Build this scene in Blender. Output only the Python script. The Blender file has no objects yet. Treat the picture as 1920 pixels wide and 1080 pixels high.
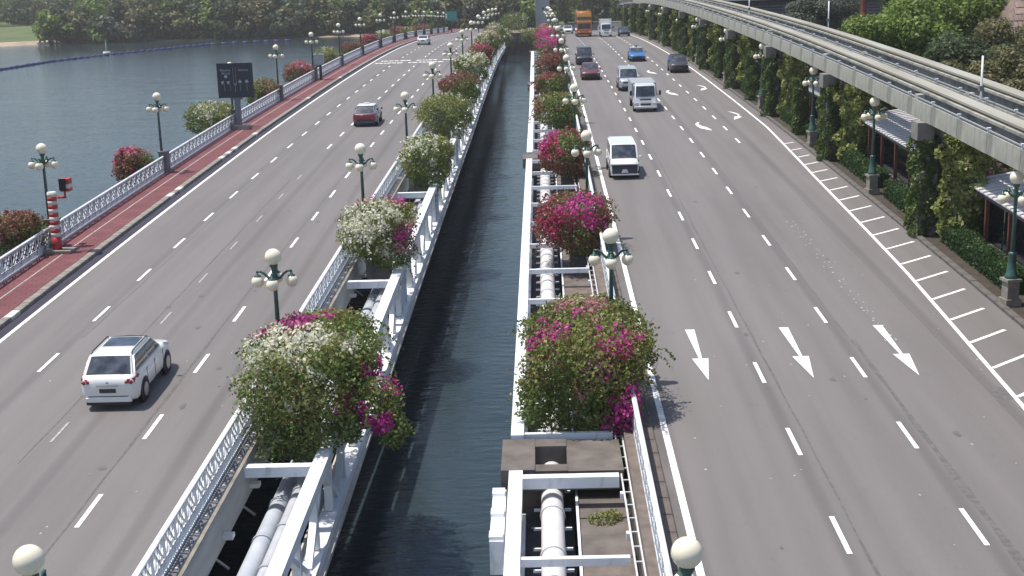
import bpy, math, random
import numpy as np
from mathutils import Vector, Matrix
random.seed(7)
rng = np.random.default_rng(7)
S = bpy.context.scene
R = math.radians

# ------------------------------------------------------------------ camera
cam = bpy.data.cameras.new('camera')
co = bpy.data.objects.new('camera', cam)
S.collection.objects.link(co)
cam.sensor_width = 36.0
cam.lens = 46.875
cam.clip_start = 0.5
cam.clip_end = 6000
_r = ((0.999441, 0.016319, -0.029171), (0.024561, 0.233403, 0.97207), (0.022672, -0.972243, 0.232872))
co.matrix_world = Matrix(((_r[0][0], _r[1][0], _r[2][0], 0), (_r[0][1], _r[1][1], _r[2][1], 0),
                          (_r[0][2], _r[1][2], _r[2][2], 14.45), (0, 0, 0, 1)))
S.camera = co
# ------------------------------------------------------------------ world and sun
SUN_EL, SUN_AZ = R(71), R(-83)          # azimuth from +Y towards +X: the sun stands to the left
w = bpy.data.worlds.new('World'); S.world = w; w.use_nodes = True
nt = w.node_tree
bg = nt.nodes['Background']
sky = nt.nodes.new('ShaderNodeTexSky'); sky.sky_type = 'NISHITA'; sky.sun_disc = False
sky.sun_elevation = SUN_EL; sky.sun_rotation = SUN_AZ
sky.air_density = 1.0; sky.dust_density = 1.6; sky.ozone_density = 1.6
nt.links.new(sky.outputs[0], bg.inputs[0])
bg.inputs[1].default_value = 0.13
sl = bpy.data.lights.new('sun', 'SUN'); sl.energy = 4.2; sl.angle = R(0.53); sl.color = (1, 0.945, 0.86)
so = bpy.data.objects.new('sun', sl); S.collection.objects.link(so)
sd = Vector((math.sin(SUN_AZ) * math.cos(SUN_EL), math.cos(SUN_AZ) * math.cos(SUN_EL), math.sin(SUN_EL)))
so.rotation_euler = sd.to_track_quat('Z', 'Y').to_euler()
so.location = sd * 100
S.view_settings.view_transform = 'Standard'; S.view_settings.look = 'None'
S.view_settings.gamma = 1; S.view_settings.use_curve_mapping = False
S.view_settings.exposure = 0.22
S.cycles.max_bounces = 6; S.cycles.diffuse_bounces = 3; S.cycles.glossy_bounces = 3
S.cycles.transmission_bounces = 3; S.cycles.caustics_reflective = False; S.cycles.caustics_refractive = False

# ------------------------------------------------------------------ the lie of the road
ZT = [(0, -.45), (20, .37), (40, 1.12), (60, 1.85), (80, 2.45), (100, 2.93), (120, 3.25), (140, 3.47), (160, 3.6), (180, 3.6), (200, 3.45), (220, 3.12), (240, 2.65), (260, 2.08), (280, 1.42), (300, .7), (320, -.08), (340, -.8), (360, -1.4), (380, -1.75), (400, -1.9), (460, -1.9), (520, -1.9)]
def zr(Y):
    if Y <= 0: return -.45 + .041 * Y
    if Y >= 460: return -1.9
    i = 0
    while not (ZT[i][0] <= Y <= ZT[i + 1][0]): i += 1
    def m(j):
        a = max(j - 1, 0); b = min(j + 1, len(ZT) - 1)
        return (ZT[b][1] - ZT[a][1]) / (ZT[b][0] - ZT[a][0])
    h = ZT[i + 1][0] - ZT[i][0]; t = (Y - ZT[i][0]) / h
    return (2*t**3 - 3*t*t + 1) * ZT[i][1] + (t**3 - 2*t*t + t) * h * m(i) + (3*t*t - 2*t**3) * ZT[i + 1][1] + (t**3 - t*t) * h * m(i + 1)
def slope(Y): return math.atan((zr(Y + .5) - zr(Y - .5)))
WATER = -3.2
def dr(Y, k): return k * (min(Y, 110) - 40)
KL, KT, KR = .0115, .007, .0045       # how the median edges drift sideways with distance

# ------------------------------------------------------------------ helpers
MATS = {}
def pmat(name, c1, c2=None, scale=4, rough=.6, metal=0, bump=0, bscale=None, stretch=None, spec=.5, detail=4, coord='Object', contrast=(.3, .7), emit=None):
    if name in MATS: return MATS[name]
    m = bpy.data.materials.new(name); m.use_nodes = True; MATS[name] = m
    n = m.node_tree; b = n.nodes['Principled BSDF']
    b.inputs['Roughness'].default_value = rough; b.inputs['Metallic'].default_value = metal
    b.inputs['Specular IOR Level'].default_value = spec
    b.inputs['Base Color'].default_value = (*c1, 1)
    tc = n.nodes.new('ShaderNodeTexCoord'); mp = n.nodes.new('ShaderNodeMapping')
    n.links.new(tc.outputs[coord], mp.inputs[0])
    if stretch: mp.inputs['Scale'].default_value = stretch
    if c2 is None: c2 = tuple(x * .82 for x in c1)
    ns = n.nodes.new('ShaderNodeTexNoise'); ns.inputs['Scale'].default_value = scale; ns.inputs['Detail'].default_value = detail
    n.links.new(mp.outputs[0], ns.inputs['Vector'])
    cr = n.nodes.new('ShaderNodeValToRGB')
    cr.color_ramp.elements[0].position = contrast[0]; cr.color_ramp.elements[1].position = contrast[1]
    cr.color_ramp.elements[0].color = (*c2, 1); cr.color_ramp.elements[1].color = (*c1, 1)
    n.links.new(ns.outputs['Fac'], cr.inputs[0]); n.links.new(cr.outputs[0], b.inputs['Base Color'])
    if bump:
        bp = n.nodes.new('ShaderNodeBump'); bp.inputs['Strength'].default_value = bump; bp.inputs['Distance'].default_value = .02
        n2 = n.nodes.new('ShaderNodeTexNoise'); n2.inputs['Scale'].default_value = bscale or scale * 6; n2.inputs['Detail'].default_value = 3
        n.links.new(mp.outputs[0], n2.inputs['Vector']); n.links.new(n2.outputs['Fac'], bp.inputs['Height']); n.links.new(bp.outputs[0], b.inputs['Normal'])
    return m

def leafmat(name, cols, rough=.5, transl=.38):
    """leaf colour picked leaf by leaf, with slow drifts through the plant"""
    if name in MATS: return MATS[name]
    m = bpy.data.materials.new(name); m.use_nodes = True; MATS[name] = m
    n = m.node_tree; b = n.nodes['Principled BSDF']; out = n.nodes['Material Output']
    b.inputs['Roughness'].default_value = rough; b.inputs['Specular IOR Level'].default_value = .35
    g = n.nodes.new('ShaderNodeNewGeometry'); tc = n.nodes.new('ShaderNodeTexCoord')
    ns = n.nodes.new('ShaderNodeTexNoise'); ns.inputs['Scale'].default_value = .9; n.links.new(tc.outputs['Object'], ns.inputs['Vector'])
    ad = n.nodes.new('ShaderNodeMath'); ad.operation = 'MULTIPLY_ADD'; ad.inputs[1].default_value = .55
    n.links.new(g.outputs['Random Per Island'], ad.inputs[0])
    mu = n.nodes.new('ShaderNodeMath'); mu.operation = 'MULTIPLY'; mu.inputs[1].default_value = .55
    n.links.new(ns.outputs['Fac'], mu.inputs[0]); n.links.new(mu.outputs[0], ad.inputs[2])
    cr = n.nodes.new('ShaderNodeValToRGB'); el = cr.color_ramp.elements
    el[0].position = .1; el[1].position = .95
    el[0].color = (*cols[0], 1); el[1].color = (*cols[-1], 1)
    for i, c in enumerate(cols[1:-1]):
        e = el.new(.1 + .85 * (i + 1) / (len(cols) - 1)); e.color = (*c, 1)
    n.links.new(ad.outputs[0], cr.inputs[0]); n.links.new(cr.outputs[0], b.inputs['Base Color'])
    if transl:
        t = n.nodes.new('ShaderNodeBsdfTranslucent'); mx = n.nodes.new('ShaderNodeMixShader'); mx.inputs[0].default_value = transl
        n.links.new(cr.outputs[0], t.inputs['Color']); n.links.new(b.outputs[0], mx.inputs[1]); n.links.new(t.outputs[0], mx.inputs[2])
        n.links.new(mx.outputs[0], out.inputs['Surface'])
    return m

class MB:
    def __init__(s): s.v = []; s.f = []; s.m = []; s.s = []
    def quad(s, a, b, c, d, m=0, sm=False):
        i = len(s.v); s.v += [tuple(a), tuple(b), tuple(c), tuple(d)]; s.f.append((i, i+1, i+2, i+3)); s.m.append(m); s.s.append(sm); return s
    def poly(s, pts, m=0):
        i = len(s.v); s.v += [tuple(p) for p in pts]; s.f.append(tuple(range(i, i + len(pts)))); s.m.append(m); s.s.append(False); return s
    def hexa(s, p, m=0):                       # 8 corners: bottom ring 0-3, top ring 4-7
        i = len(s.v); s.v += [tuple(q) for q in p]
        for f in ((3,2,1,0), (4,5,6,7), (0,1,5,4), (1,2,6,5), (2,3,7,6), (3,0,4,7)):
            s.f.append(tuple(i + k for k in f)); s.m.append(m); s.s.append(False)
        return s
    def box(s, c, d, m=0, top=1.0):
        x, y, z = c; a, b, h = d[0]/2, d[1]/2, d[2]/2; t = top
        return s.hexa([(x-a,y-b,z-h),(x+a,y-b,z-h),(x+a,y+b,z-h),(x-a,y+b,z-h),(x-a*t,y-b*t,z+h),(x+a*t,y-b*t,z+h),(x+a*t,y+b*t,z+h),(x-a*t,y+b*t,z+h)], m)
    def bar(s, p, q, wd, ht, m=0, up=(0,0,1)):   # rectangular bar from p to q
        p = Vector(p); q = Vector(q); d = (q - p).normalized(); u = Vector(up)
        if abs(d.dot(u)) > .98: u = Vector((0, 1, 0))
        sd_ = d.cross(u).normalized() * wd / 2; u = sd_.cross(d).normalized() * ht / 2
        return s.hexa([p-sd_-u, p+sd_-u, q+sd_-u, q-sd_-u, p-sd_+u, p+sd_+u, q+sd_+u, q-sd_+u], m)
    def tube(s, pts, rad, n=8, m=0, caps=True):
        pts = [Vector(p) for p in pts]; k = len(pts)
        if not hasattr(rad, '__len__'): rad = [rad] * k
        i0 = len(s.v); ref = None
        for j, p in enumerate(pts):
            d = (pts[min(j+1, k-1)] - pts[max(j-1, 0)]).normalized()
            if ref is None:
                ref = Vector((0, 0, 1)) if abs(d.z) < .9 else Vector((1, 0, 0))
            a = d.cross(ref).normalized(); b = a.cross(d).normalized(); ref = b
            for t in range(n):
                th = 2 * math.pi * t / n; s.v.append(tuple(p + (a * math.cos(th) + b * math.sin(th)) * rad[j]))
        for j in range(k - 1):
            for t in range(n):
                t2 = (t + 1) % n
                s.f.append((i0+j*n+t, i0+j*n+t2, i0+(j+1)*n+t2, i0+(j+1)*n+t)); s.m.append(m); s.s.append(True)
        if caps:
            s.f.append(tuple(i0 + t for t in range(n))[::-1]); s.m.append(m); s.s.append(False)
            s.f.append(tuple(i0 + (k-1)*n + t for t in range(n))); s.m.append(m); s.s.append(False)
        return s
    def lathe(s, c, prof, n=12, m=0):            # prof: (radius, z)
        return s.tube([(c[0], c[1], c[2] + z) for r_, z in prof], [max(r_, .001) for r_, z in prof], n, m)
    def ball(s, c, r_, nu=14, nv=9, m=0, sc=(1,1,1)):
        i0 = len(s.v)
        for j in range(nv + 1):
            th = math.pi * j / nv
            for t in range(nu):
                ph = 2 * math.pi * t / nu
                s.v.append((c[0] + sc[0]*r_*math.sin(th)*math.cos(ph), c[1] + sc[1]*r_*math.sin(th)*math.sin(ph), c[2] + sc[2]*r_*math.cos(th)))
        for j in range(nv):
            for t in range(nu):
                t2 = (t+1) % nu
                s.f.append((i0+j*nu+t, i0+(j+1)*nu+t, i0+(j+1)*nu+t2, i0+j*nu+t2)); s.m.append(m); s.s.append(True)
        return s
    def sweep(s, prof, Ys, k=0, closed=True, m=0, xf=None, zf=None):
        """profile of (X, dz) carried along the road; k is its sideways drift"""
        i0 = len(s.v); n = len(prof); zf = zf or zr
        for Y in Ys:
            for X, dz in prof:
                s.v.append(((xf(X, Y) if xf else X + dr(Y, k)), Y, zf(Y) + dz))
        e = n if closed else n - 1
        for j in range(len(Ys) - 1):
            for t in range(e):
                t2 = (t+1) % n
                s.f.append((i0+j*n+t, i0+j*n+t2, i0+(j+1)*n+t2, i0+(j+1)*n+t)); s.m.append(m); s.s.append(False)
        if closed:
            s.f.append(tuple(i0 + t for t in range(n))[::-1]); s.m.append(m); s.s.append(False)
            s.f.append(tuple(i0 + (len(Ys)-1)*n + t for t in range(n))); s.m.append(m); s.s.append(False)
        return s
    def loft(s, rings, m=0, closed=True, caps=True, sm=True):
        i0 = len(s.v); n = len(rings[0])
        for r_ in rings: s.v += [tuple(p) for p in r_]
        e = n if closed else n - 1
        for j in range(len(rings) - 1):
            for t in range(e):
                t2 = (t+1) % n
                s.f.append((i0+j*n+t, i0+j*n+t2, i0+(j+1)*n+t2, i0+(j+1)*n+t)); s.m.append(m); s.s.append(sm)
        if caps:
            s.f.append(tuple(i0 + t for t in range(n))[::-1]); s.m.append(m); s.s.append(False)
            s.f.append(tuple(i0 + (len(rings)-1)*n + t for t in range(n))); s.m.append(m); s.s.append(False)
        return s
    def mesh(s, name, mats, fixn=True):
        me = bpy.data.meshes.new(name); me.from_pydata(s.v, [], s.f)
        for mm in (mats if isinstance(mats, (list, tuple)) else [mats]): me.materials.append(mm)
        me.polygons.foreach_set('material_index', s.m); me.polygons.foreach_set('use_smooth', s.s)
        me.update()
        return me
def yr(a, b, st=2.0):
    n = max(1, int(round((b - a) / st))); return [a + (b - a) * i / n for i in range(n + 1)]

def tag(o, label=None, cat=None, group=None, kind=None):
    if label: o['label'] = label
    if cat: o['category'] = cat
    if group: o['group'] = group
    if kind: o['kind'] = kind
    return o
def ob(name, data, parent=None, loc=None, rot=None, sc=None):
    o = bpy.data.objects.new(name, data); S.collection.objects.link(o)
    if parent: o.parent = parent
    if loc: o.location = loc
    if rot: o.rotation_euler = rot
    if sc: o.scale = sc
    return o
def empty(name, loc=(0,0,0), rot=None):
    o = ob(name, None, None, loc, rot); o.empty_display_size = .3; return o
def copy_tree(o, parent=None):
    c = o.copy(); S.collection.objects.link(c)
    if parent: c.parent = parent
    for ch in list(o.children): copy_tree(ch, c)
    return c
def struct(name, mb, mats, parent=None):
    o = ob(name, mb.mesh(name, mats), parent); o['kind'] = 'structure'; return o

def quads_mesh(name, P, mi, mats):
    """P: (N,4,3) array of loose quads"""
    n = len(P); me = bpy.data.meshes.new(name)
    me.vertices.add(n * 4); me.vertices.foreach_set('co', P.reshape(-1).astype(np.float32))
    me.loops.add(n * 4); me.loops.foreach_set('vertex_index', np.arange(n * 4, dtype=np.int32))
    me.polygons.add(n); me.polygons.foreach_set('loop_start', np.arange(0, n * 4, 4, dtype=np.int32))
    me.polygons.foreach_set('loop_total', np.full(n, 4, dtype=np.int32))
    for m in mats: me.materials.append(m)
    me.polygons.foreach_set('material_index', mi.astype(np.int32))
    me.update(calc_edges=True); return me
def leaf_quads(C, N, size, jit=.75):
    """rhombic leaves at C (n,3) facing roughly N"""
    n = len(C)
    N = N + rng.normal(0, jit, (n, 3)); N /= np.linalg.norm(N, axis=1)[:, None] + 1e-9
    A = np.cross(N, rng.normal(0, 1, (n, 3))); A /= np.linalg.norm(A, axis=1)[:, None] + 1e-9
    B = np.cross(N, A)
    sz = (size * rng.uniform(.6, 1.35, n))[:, None]
    A = A * sz * .62; B = B * sz * .38
    return np.stack([C - A, C - B + N * sz * .1, C + A, C + B + N * sz * .1], axis=1)
def lump_points(n, lumps, rough=.3, inner=.55):
    """points through the outer part of a union of ellipsoids: (cx,cy,cz,rx,ry,rz)"""
    Ls = np.array(lumps, float); wt = (Ls[:, 3] * Ls[:, 4] + Ls[:, 4] * Ls[:, 5] + Ls[:, 3] * Ls[:, 5]); wt /= wt.sum()
    outC, outN = [], []
    need = n
    while need > 0:
        k = rng.choice(len(Ls), need * 2, p=wt); D = rng.normal(0, 1, (need * 2, 3)); D /= np.linalg.norm(D, axis=1)[:, None]
        r_ = 1 - (1 - inner) * rng.random(need * 2) ** 2.0 + rng.normal(0, rough * .25, need * 2)
        P = Ls[k, :3] + D * Ls[k, 3:] * r_[:, None]
        q = (P[:, None, :] - Ls[None, :, :3]) / Ls[None, :, 3:]
        d = np.linalg.norm(q, axis=2); d[np.arange(len(P)), k] = 9
        ok = d.min(axis=1) > .72
        P = P[ok][:need]; D = D[ok][:need]
        outC.append(P); outN.append(D); need -= len(P)
        if not len(P): break
    return np.concatenate(outC), np.concatenate(outN)

# ------------------------------------------------------------------ materials
def asphalt():
    m = bpy.data.materials.new('asphalt'); m.use_nodes = True; n = m.node_tree; b = n.nodes['Principled BSDF']
    b.inputs['Roughness'].default_value = .72; b.inputs['Specular IOR Level'].default_value = .3
    tc = n.nodes.new('ShaderNodeTexCoord')
    def noise(scale, st=(1,1,1), det=4):
        mp = n.nodes.new('ShaderNodeMapping'); mp.inputs['Scale'].default_value = st
        n.links.new(tc.outputs['Object'], mp.inputs[0]); t = n.nodes.new('ShaderNodeTexNoise')
        t.inputs['Scale'].default_value = scale; t.inputs['Detail'].default_value = det
        n.links.new(mp.outputs[0], t.inputs['Vector']); return t.outputs['Fac']
    def ramp(src, p0, c0, p1, c1):
        r_ = n.nodes.new('ShaderNodeValToRGB'); r_.color_ramp.elements[0].position = p0; r_.color_ramp.elements[1].position = p1
        r_.color_ramp.elements[0].color = (*c0, 1); r_.color_ramp.elements[1].color = (*c1, 1); n.links.new(src, r_.inputs[0]); return r_.outputs[0]
    def mul(a, b_):
        x = n.nodes.new('ShaderNodeMix'); x.data_type = 'RGBA'; x.blend_type = 'MULTIPLY'; x.inputs[0].default_value = 1
        n.links.new(a, x.inputs[6]); n.links.new(b_, x.inputs[7]); return x.outputs[2]
    base = ramp(noise(.25, (1, .25, 1), 5), .3, (.163, .150, .146), .7, (.187, .173, .168))
    wear = ramp(noise(1.3, (1, .02, 1), 3), .3, (.9, .9, .9), .62, (1.03, 1.03, 1.03))
    blot = ramp(noise(2.6, (1, .6, 1), 7), .25, (.91, .91, .91), .36, (1, 1, 1))
    fine = ramp(noise(55, (1, 1, 1), 2), .3, (.88, .88, .88), .7, (1.1, 1.1, 1.1))
    # dark seams wandering along the paving joints
    mp = n.nodes.new('ShaderNodeMapping'); n.links.new(tc.outputs['Object'], mp.inputs[0])
    wv = n.nodes.new('ShaderNodeTexWave'); wv.wave_type = 'BANDS'; wv.bands_direction = 'X'; wv.inputs['Scale'].default_value = .0895
    wv.inputs['Distortion'].default_value = 0.5; wv.inputs['Detail'].default_value = 2; wv.inputs['Detail Scale'].default_value = .4
    mp.inputs['Scale'].default_value = (1, .04, 1); n.links.new(mp.outputs[0], wv.inputs['Vector'])
    seam = ramp(wv.outputs['Fac'], 0.0, (.82, .82, .83), .05, (1, 1, 1))
    n.links.new(mul(mul(mul(mul(base, wear), blot), fine), seam), b.inputs['Base Color'])
    bp = n.nodes.new('ShaderNodeBump'); bp.inputs['Strength'].default_value = .25; bp.inputs['Distance'].default_value = .01
    n.links.new(noise(70), bp.inputs['Height']); n.links.new(bp.outputs[0], b.inputs['Normal'])
    return m
ASPH = asphalt()
GUT = pmat('gutter_asphalt', (.045, .04, .062), (.028, .026, .04), 2, .9, bump=.2, stretch=(1, .3, 1))
GUTR = pmat('side_channel', (.17, .155, .15), (.12, .11, .105), 1.5, .9, bump=.2, stretch=(1, .3, 1))
CONC = pmat('concrete', (.33, .31, .27), (.2, .185, .16), 1.8, .85, bump=.3, bscale=14)
CONCD = pmat('weathered_concrete', (.19, .165, .148), (.085, .074, .066), 1.4, .9, bump=.4, bscale=10, contrast=(.25, .75))
CONCG = pmat('grey_concrete', (.21, .215, .225), (.13, .133, .145), 1.2, .85, bump=.2, bscale=10)
MONO = pmat('guideway_concrete', (.4, .4, .34), (.19, .19, .165), 1.6, .85, bump=.25, bscale=8, stretch=(1, 1, .35), contrast=(.32, .62), detail=7)
MONOT = pmat('running_surface', (.37, .365, .32), (.27, .25, .2), .7, .8, stretch=(1, .15, 1))
MONOD = pmat('guideway_floor', (.15, .145, .165), (.1, .098, .115), 1, .9)
WHITE = pmat('white_steel', (.8, .82, .84), (.46, .45, .43), 1.1, .45, bump=.05, contrast=(.24, .46), detail=8, stretch=(2.5, .8, 1))
WHITE2 = pmat('white_pipe', (.74, .73, .73), (.6, .58, .58), 1.5, .5)
GREYP = pmat('grey_pipe', (.52, .56, .62), (.38, .42, .48), 1.5, .5)
PAINT = pmat('road_paint', (.84, .83, .79), (.34, .33, .32), 7, .7, contrast=(.3, .4), detail=8)
PAINTW = pmat('worn_road_paint', (.52, .51, .49), (.25, .24, .235), 6, .8, contrast=(.35, .7))
RAILW = pmat('railing_white', (.74, .77, .8), (.58, .61, .65), 3, .5)
GREEN = pmat('lamp_green', (.05, .13, .105), (.03, .08, .07), 5, .4)
GLOBE = pmat('globe_cream', (.88, .81, .64), (.84, .77, .6), 2, .22, spec=.5)
BLACK = pmat('black_rubber', (.018, .018, .02), rough=.8)
DKMET = pmat('dark_metal', (.05, .055, .065), rough=.5)
SIGNB = pmat('sign_panel_dark', (.03, .04, .055), (.026, .034, .05), 2, .5)
SIGNW = pmat('sign_lettering', (.5, .52, .56), rough=.6)
SIGNG = pmat('sign_green', (.02, .3, .25), rough=.5)
RED = pmat('red_paint', (.45, .04, .045), (.36, .03, .035), 3, .5)
TILE = pmat('roof_tile', (.26, .19, .15), (.13, .1, .085), 1.2, .9)
WOOD = pmat('brown_post', (.17, .06, .035), (.1, .035, .022), 3, .7)
GLASSD = pmat('dark_glass', (.012, .02, .024), rough=.12, spec=.6)
GRASS = pmat('grass', (.12, .15, .05), (.07, .1, .03), .15, 1)
SAND = pmat('beach_sand', (.42, .33, .24), (.28, .22, .16), .2, 1)
SOIL = pmat('planting_soil', (.07, .055, .04), (.04, .032, .025), 2, 1, bump=.4)
PATH = None
def path_mat():
    m = bpy.data.materials.new('red_paving'); m.use_nodes = True; n = m.node_tree; b = n.nodes['Principled BSDF']; b.inputs['Roughness'].default_value = .85
    tc = n.nodes.new('ShaderNodeTexCoord'); br = n.nodes.new('ShaderNodeTexBrick'); sp = n.nodes.new('ShaderNodeSeparateXYZ'); cb = n.nodes.new('ShaderNodeCombineXYZ')
    n.links.new(tc.outputs['Object'], sp.inputs[0]); n.links.new(sp.outputs[0], cb.inputs[0]); n.links.new(sp.outputs[1], cb.inputs[1])
    n.links.new(cb.outputs[0], br.inputs['Vector'])
    br.inputs['Scale'].default_value = 1; br.inputs['Brick Width'].default_value = .6; br.inputs['Row Height'].default_value = .3
    br.inputs['Mortar Size'].default_value = .022; br.inputs['Color1'].default_value = (.2, .062, .066, 1); br.inputs['Color2'].default_value = (.17, .052, .056, 1)
    br.inputs['Mortar'].default_value = (.10, .035, .037, 1)
    ns = n.nodes.new('ShaderNodeTexNoise'); ns.inputs['Scale'].default_value = .8; ns.inputs['Detail'].default_value = 5
    n.links.new(tc.outputs['Object'], ns.inputs['Vector'])
    r_ = n.nodes.new('ShaderNodeValToRGB'); r_.color_ramp.elements[0].position = .3; r_.color_ramp.elements[1].position = .7
    r_.color_ramp.elements[0].color = (.72, .72, .75, 1); r_.color_ramp.elements[1].color = (1.05, 1.08, 1.08, 1); n.links.new(ns.outputs['Fac'], r_.inputs[0])
    x = n.nodes.new('ShaderNodeMix'); x.data_type = 'RGBA'; x.blend_type = 'MULTIPLY'; x.inputs[0].default_value = 1
    n.links.new(br.outputs['Color'], x.inputs[6]); n.links.new(r_.outputs[0], x.inputs[7]); n.links.new(x.outputs[2], b.inputs['Base Color'])
    return m
PATH = path_mat()
def water_mat():
    m = bpy.data.materials.new('water'); m.use_nodes = True; n = m.node_tree; b = n.nodes['Principled BSDF']
    b.inputs['Base Color'].default_value = (.014, .024, .029, 1); b.inputs['Roughness'].default_value = .12; b.inputs['IOR'].default_value = 1.33; b.inputs['Specular IOR Level'].default_value = .37
    tc = n.nodes.new('ShaderNodeTexCoord')
    def noise(scale, st, det):
        mp = n.nodes.new('ShaderNodeMapping'); mp.inputs['Scale'].default_value = st; n.links.new(tc.outputs['Object'], mp.inputs[0])
        t = n.nodes.new('ShaderNodeTexNoise'); t.inputs['Scale'].default_value = scale; t.inputs['Detail'].default_value = det; n.links.new(mp.outputs[0], t.inputs['Vector']); return t
    a = noise(1.0, (1, 2.6, 1), 4); c = noise(.12, (1, 2.2, 1), 3)
    mx = n.nodes.new('ShaderNodeMath'); mx.operation = 'MULTIPLY_ADD'; mx.inputs[1].default_value = 2.5
    n.links.new(c.outputs['Fac'], mx.inputs[0]); n.links.new(a.outputs['Fac'], mx.inputs[2])
    bp = n.nodes.new('ShaderNodeBump'); bp.inputs['Strength'].default_value = .22; bp.inputs['Distance'].default_value = .22
    n.links.new(mx.outputs[0], bp.inputs['Height']); n.links.new(bp.outputs[0], b.inputs['Normal'])
    big = noise(.02, (1, 2, 1), 3)
    cr = n.nodes.new('ShaderNodeValToRGB'); cr.color_ramp.elements[0].position = .35; cr.color_ramp.elements[1].position = .65
    cr.color_ramp.elements[0].color = (.017, .029, .034, 1); cr.color_ramp.elements[1].color = (.026, .040, .047, 1)
    n.links.new(big.outputs['Fac'], cr.inputs[0]); n.links.new(cr.outputs[0], b.inputs['Base Color'])
    return m
WATERM = water_mat()

# ------------------------------------------------------------------ the setting
mb = MB(); mb.quad((-900, -60, WATER), (700, -60, WATER), (700, 470, WATER), (-900, 470, WATER)); struct('water', mb, WATERM)
YS = yr(2, 400, 2)
mb = MB(); mb.sweep([(-23.6, -.03), (-23.6, -1.1), (-8.95, -1.1), (-8.95, -.03)], YS, xf=lambda X, Y: X + (dr(Y, KL) if X > -12 else 0)); struct('bridge_deck', mb, CONCG)
def xl(X, Y):   # the left carriageway narrows slightly with distance
    return X + dr(Y, KL) * max(0, min(1, (X + 20.4) / 11.8))
ROADL = None
mb = MB(); mb.sweep([(-20.95, 0), (-14, 0), (-9.06, 0)], YS, closed=False, xf=xl); ROADL = struct('road', mb, ASPH)
mb = MB(); mb.sweep([(-20.95, .005), (-20.48, .005)], YS, closed=False); struct('gutter', mb, GUT, ROADL)
mb = MB(); mb.sweep([(-20.45, .009), (-20.28, .009)], YS, closed=False); struct('edge_line', mb, PAINT, ROADL)
mb = MB(); mb.sweep([(-9.45, .009), (-9.32, .009)], YS, closed=False, k=KL); struct('edge_line', mb, PAINT, ROADL)
mb = MB(); mb.sweep([(-21.32, .155), (-23.6, .155), (-23.6, -.02), (-21.32, -.02)], YS); FP = struct('footpath', mb, PATH)
mb = MB(); mb.sweep([(-22.5, .16), (-22.43, .16)], YS, closed=False); struct('path_line', mb, PAINTW, FP)

def dashmesh(l, wd, m, nm='lane_dash'):
    b = MB(); b.quad((-wd/2, -l/2, 0), (wd/2, -l/2, 0), (wd/2, l/2, 0), (-wd/2, l/2, 0)); return b.mesh(nm, m)
DM = dashmesh(2.05, .13, PAINT); DMW = dashmesh(1.6, .08, PAINTW)
def dashes(X, Y0, Y1, step, parent, xf, me, skip=()):
    Y = Y0; i = 0
    while Y < Y1:
        x = xf(X, Y); i += 1
        ob('lane_dash', me, parent, (x, Y, zr(Y) + .011), (slope(Y), 0, 0)); Y += step
fl = lambda X, Y: xl(X, Y)
dashes(-17.62, 51.2 - 6*4, 160, 6.0, ROADL, fl, DM)
dashes(-12.05, 32.7 - 6, 160, 6.0, ROADL, fl, DM)
dashes(-14.85, 56.4 - 24, 86, 6.0, ROADL, fl, DMW)
dashes(-14.85, 92.4, 160, 6.0, ROADL, fl, DM)
for X in (-17.62, -14.85, -12.05): dashes(X, 176, 260, 6.0, ROADL, fl, DM)
b = MB()
for row, Y in enumerate((165.2, 169.0)):
    x = -19.8 + row * .3; k = 0
    while x < (-11.7 if row == 0 else -9.6):
        l = random.uniform(.25, .7); x2 = x + l
        Yj = Y + random.uniform(-.05, .05)
        for a, c in ((x, x2),):
            b.quad((a, Yj - .55, zr(Yj - .55) + .012), (c, Yj - .55, zr(Yj - .55) + .012), (c, Yj + .45, zr(Yj + .45) + .012), (a, Yj + .45, zr(Yj + .45) + .012))
        x = x2 + (random.uniform(.08, .2) if random.random() < .8 else .7); k += 1
struct('road_lettering', b, PAINT, ROADL)

# right carriageway
mb = MB(); mb.sweep([(2.5, -.03), (2.5, -6), (17.4, -6), (17.4, -.03)], YS); struct('causeway', mb, CONCD)
mb = MB(); mb.sweep([(3.15, 0), (10, 0), (17.25, 0)], YS, closed=False); ROADR = struct('road', mb, ASPH)
mb = MB(); mb.sweep([(3.15, .004), (3.42, .004)], YS, closed=False); struct('gutter', mb, GUTR, ROADR)
mb = MB(); mb.sweep([(3.44, .009), (3.63, .009)], YS, closed=False, k=.003); struct('edge_line', mb, PAINT, ROADR)
ET = [(0, 12.6), (30, 14.0), (38.7, 14.5), (54.5, 15.2), (75.5, 15.75), (95.7, 16.4), (143, 16.55), (200, 16.2), (400, 15.5)]
def edgeR(Y):
    for (a, x), (c, y) in zip(ET, ET[1:]):
        if a <= Y <= c: return x + (y - x) * (Y - a) / (c - a)
    return 14
mb = MB(); mb.sweep([(-.075, .009), (.075, .009)], YS, closed=False, xf=lambda X, Y: edgeR(Y) + X); struct('edge_line', mb, PAINT, ROADR)
b = MB()
Y = 85.5 + 2.7
while Y > 30:
    e = edgeR(Y) + .09; x2 = min(e + 1.65, 16.95); Y2 = Y + (x2 - e) * .82
    if x2 - e > .3:
        d = Vector((x2 - e, Y2 - Y, 0)).normalized(); nn = Vector((-d.y, d.x, 0)) * .075
        pts = [Vector((e, Y, 0)) - nn, Vector((x2, Y2, 0)) - nn, Vector((x2, Y2, 0)) + nn, Vector((e, Y, 0)) + nn]
        me = MB().quad(*[(p.x - e, p.y - Y, zr(p.y) - zr(Y)) for p in pts]).mesh('hatch_mark', PAINT)
        ob('hatch_mark', me, ROADR, (e, Y, zr(Y) + .010))
    Y -= 2.7
fr = lambda X, Y: X - .0014 * (Y - 40)
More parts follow.
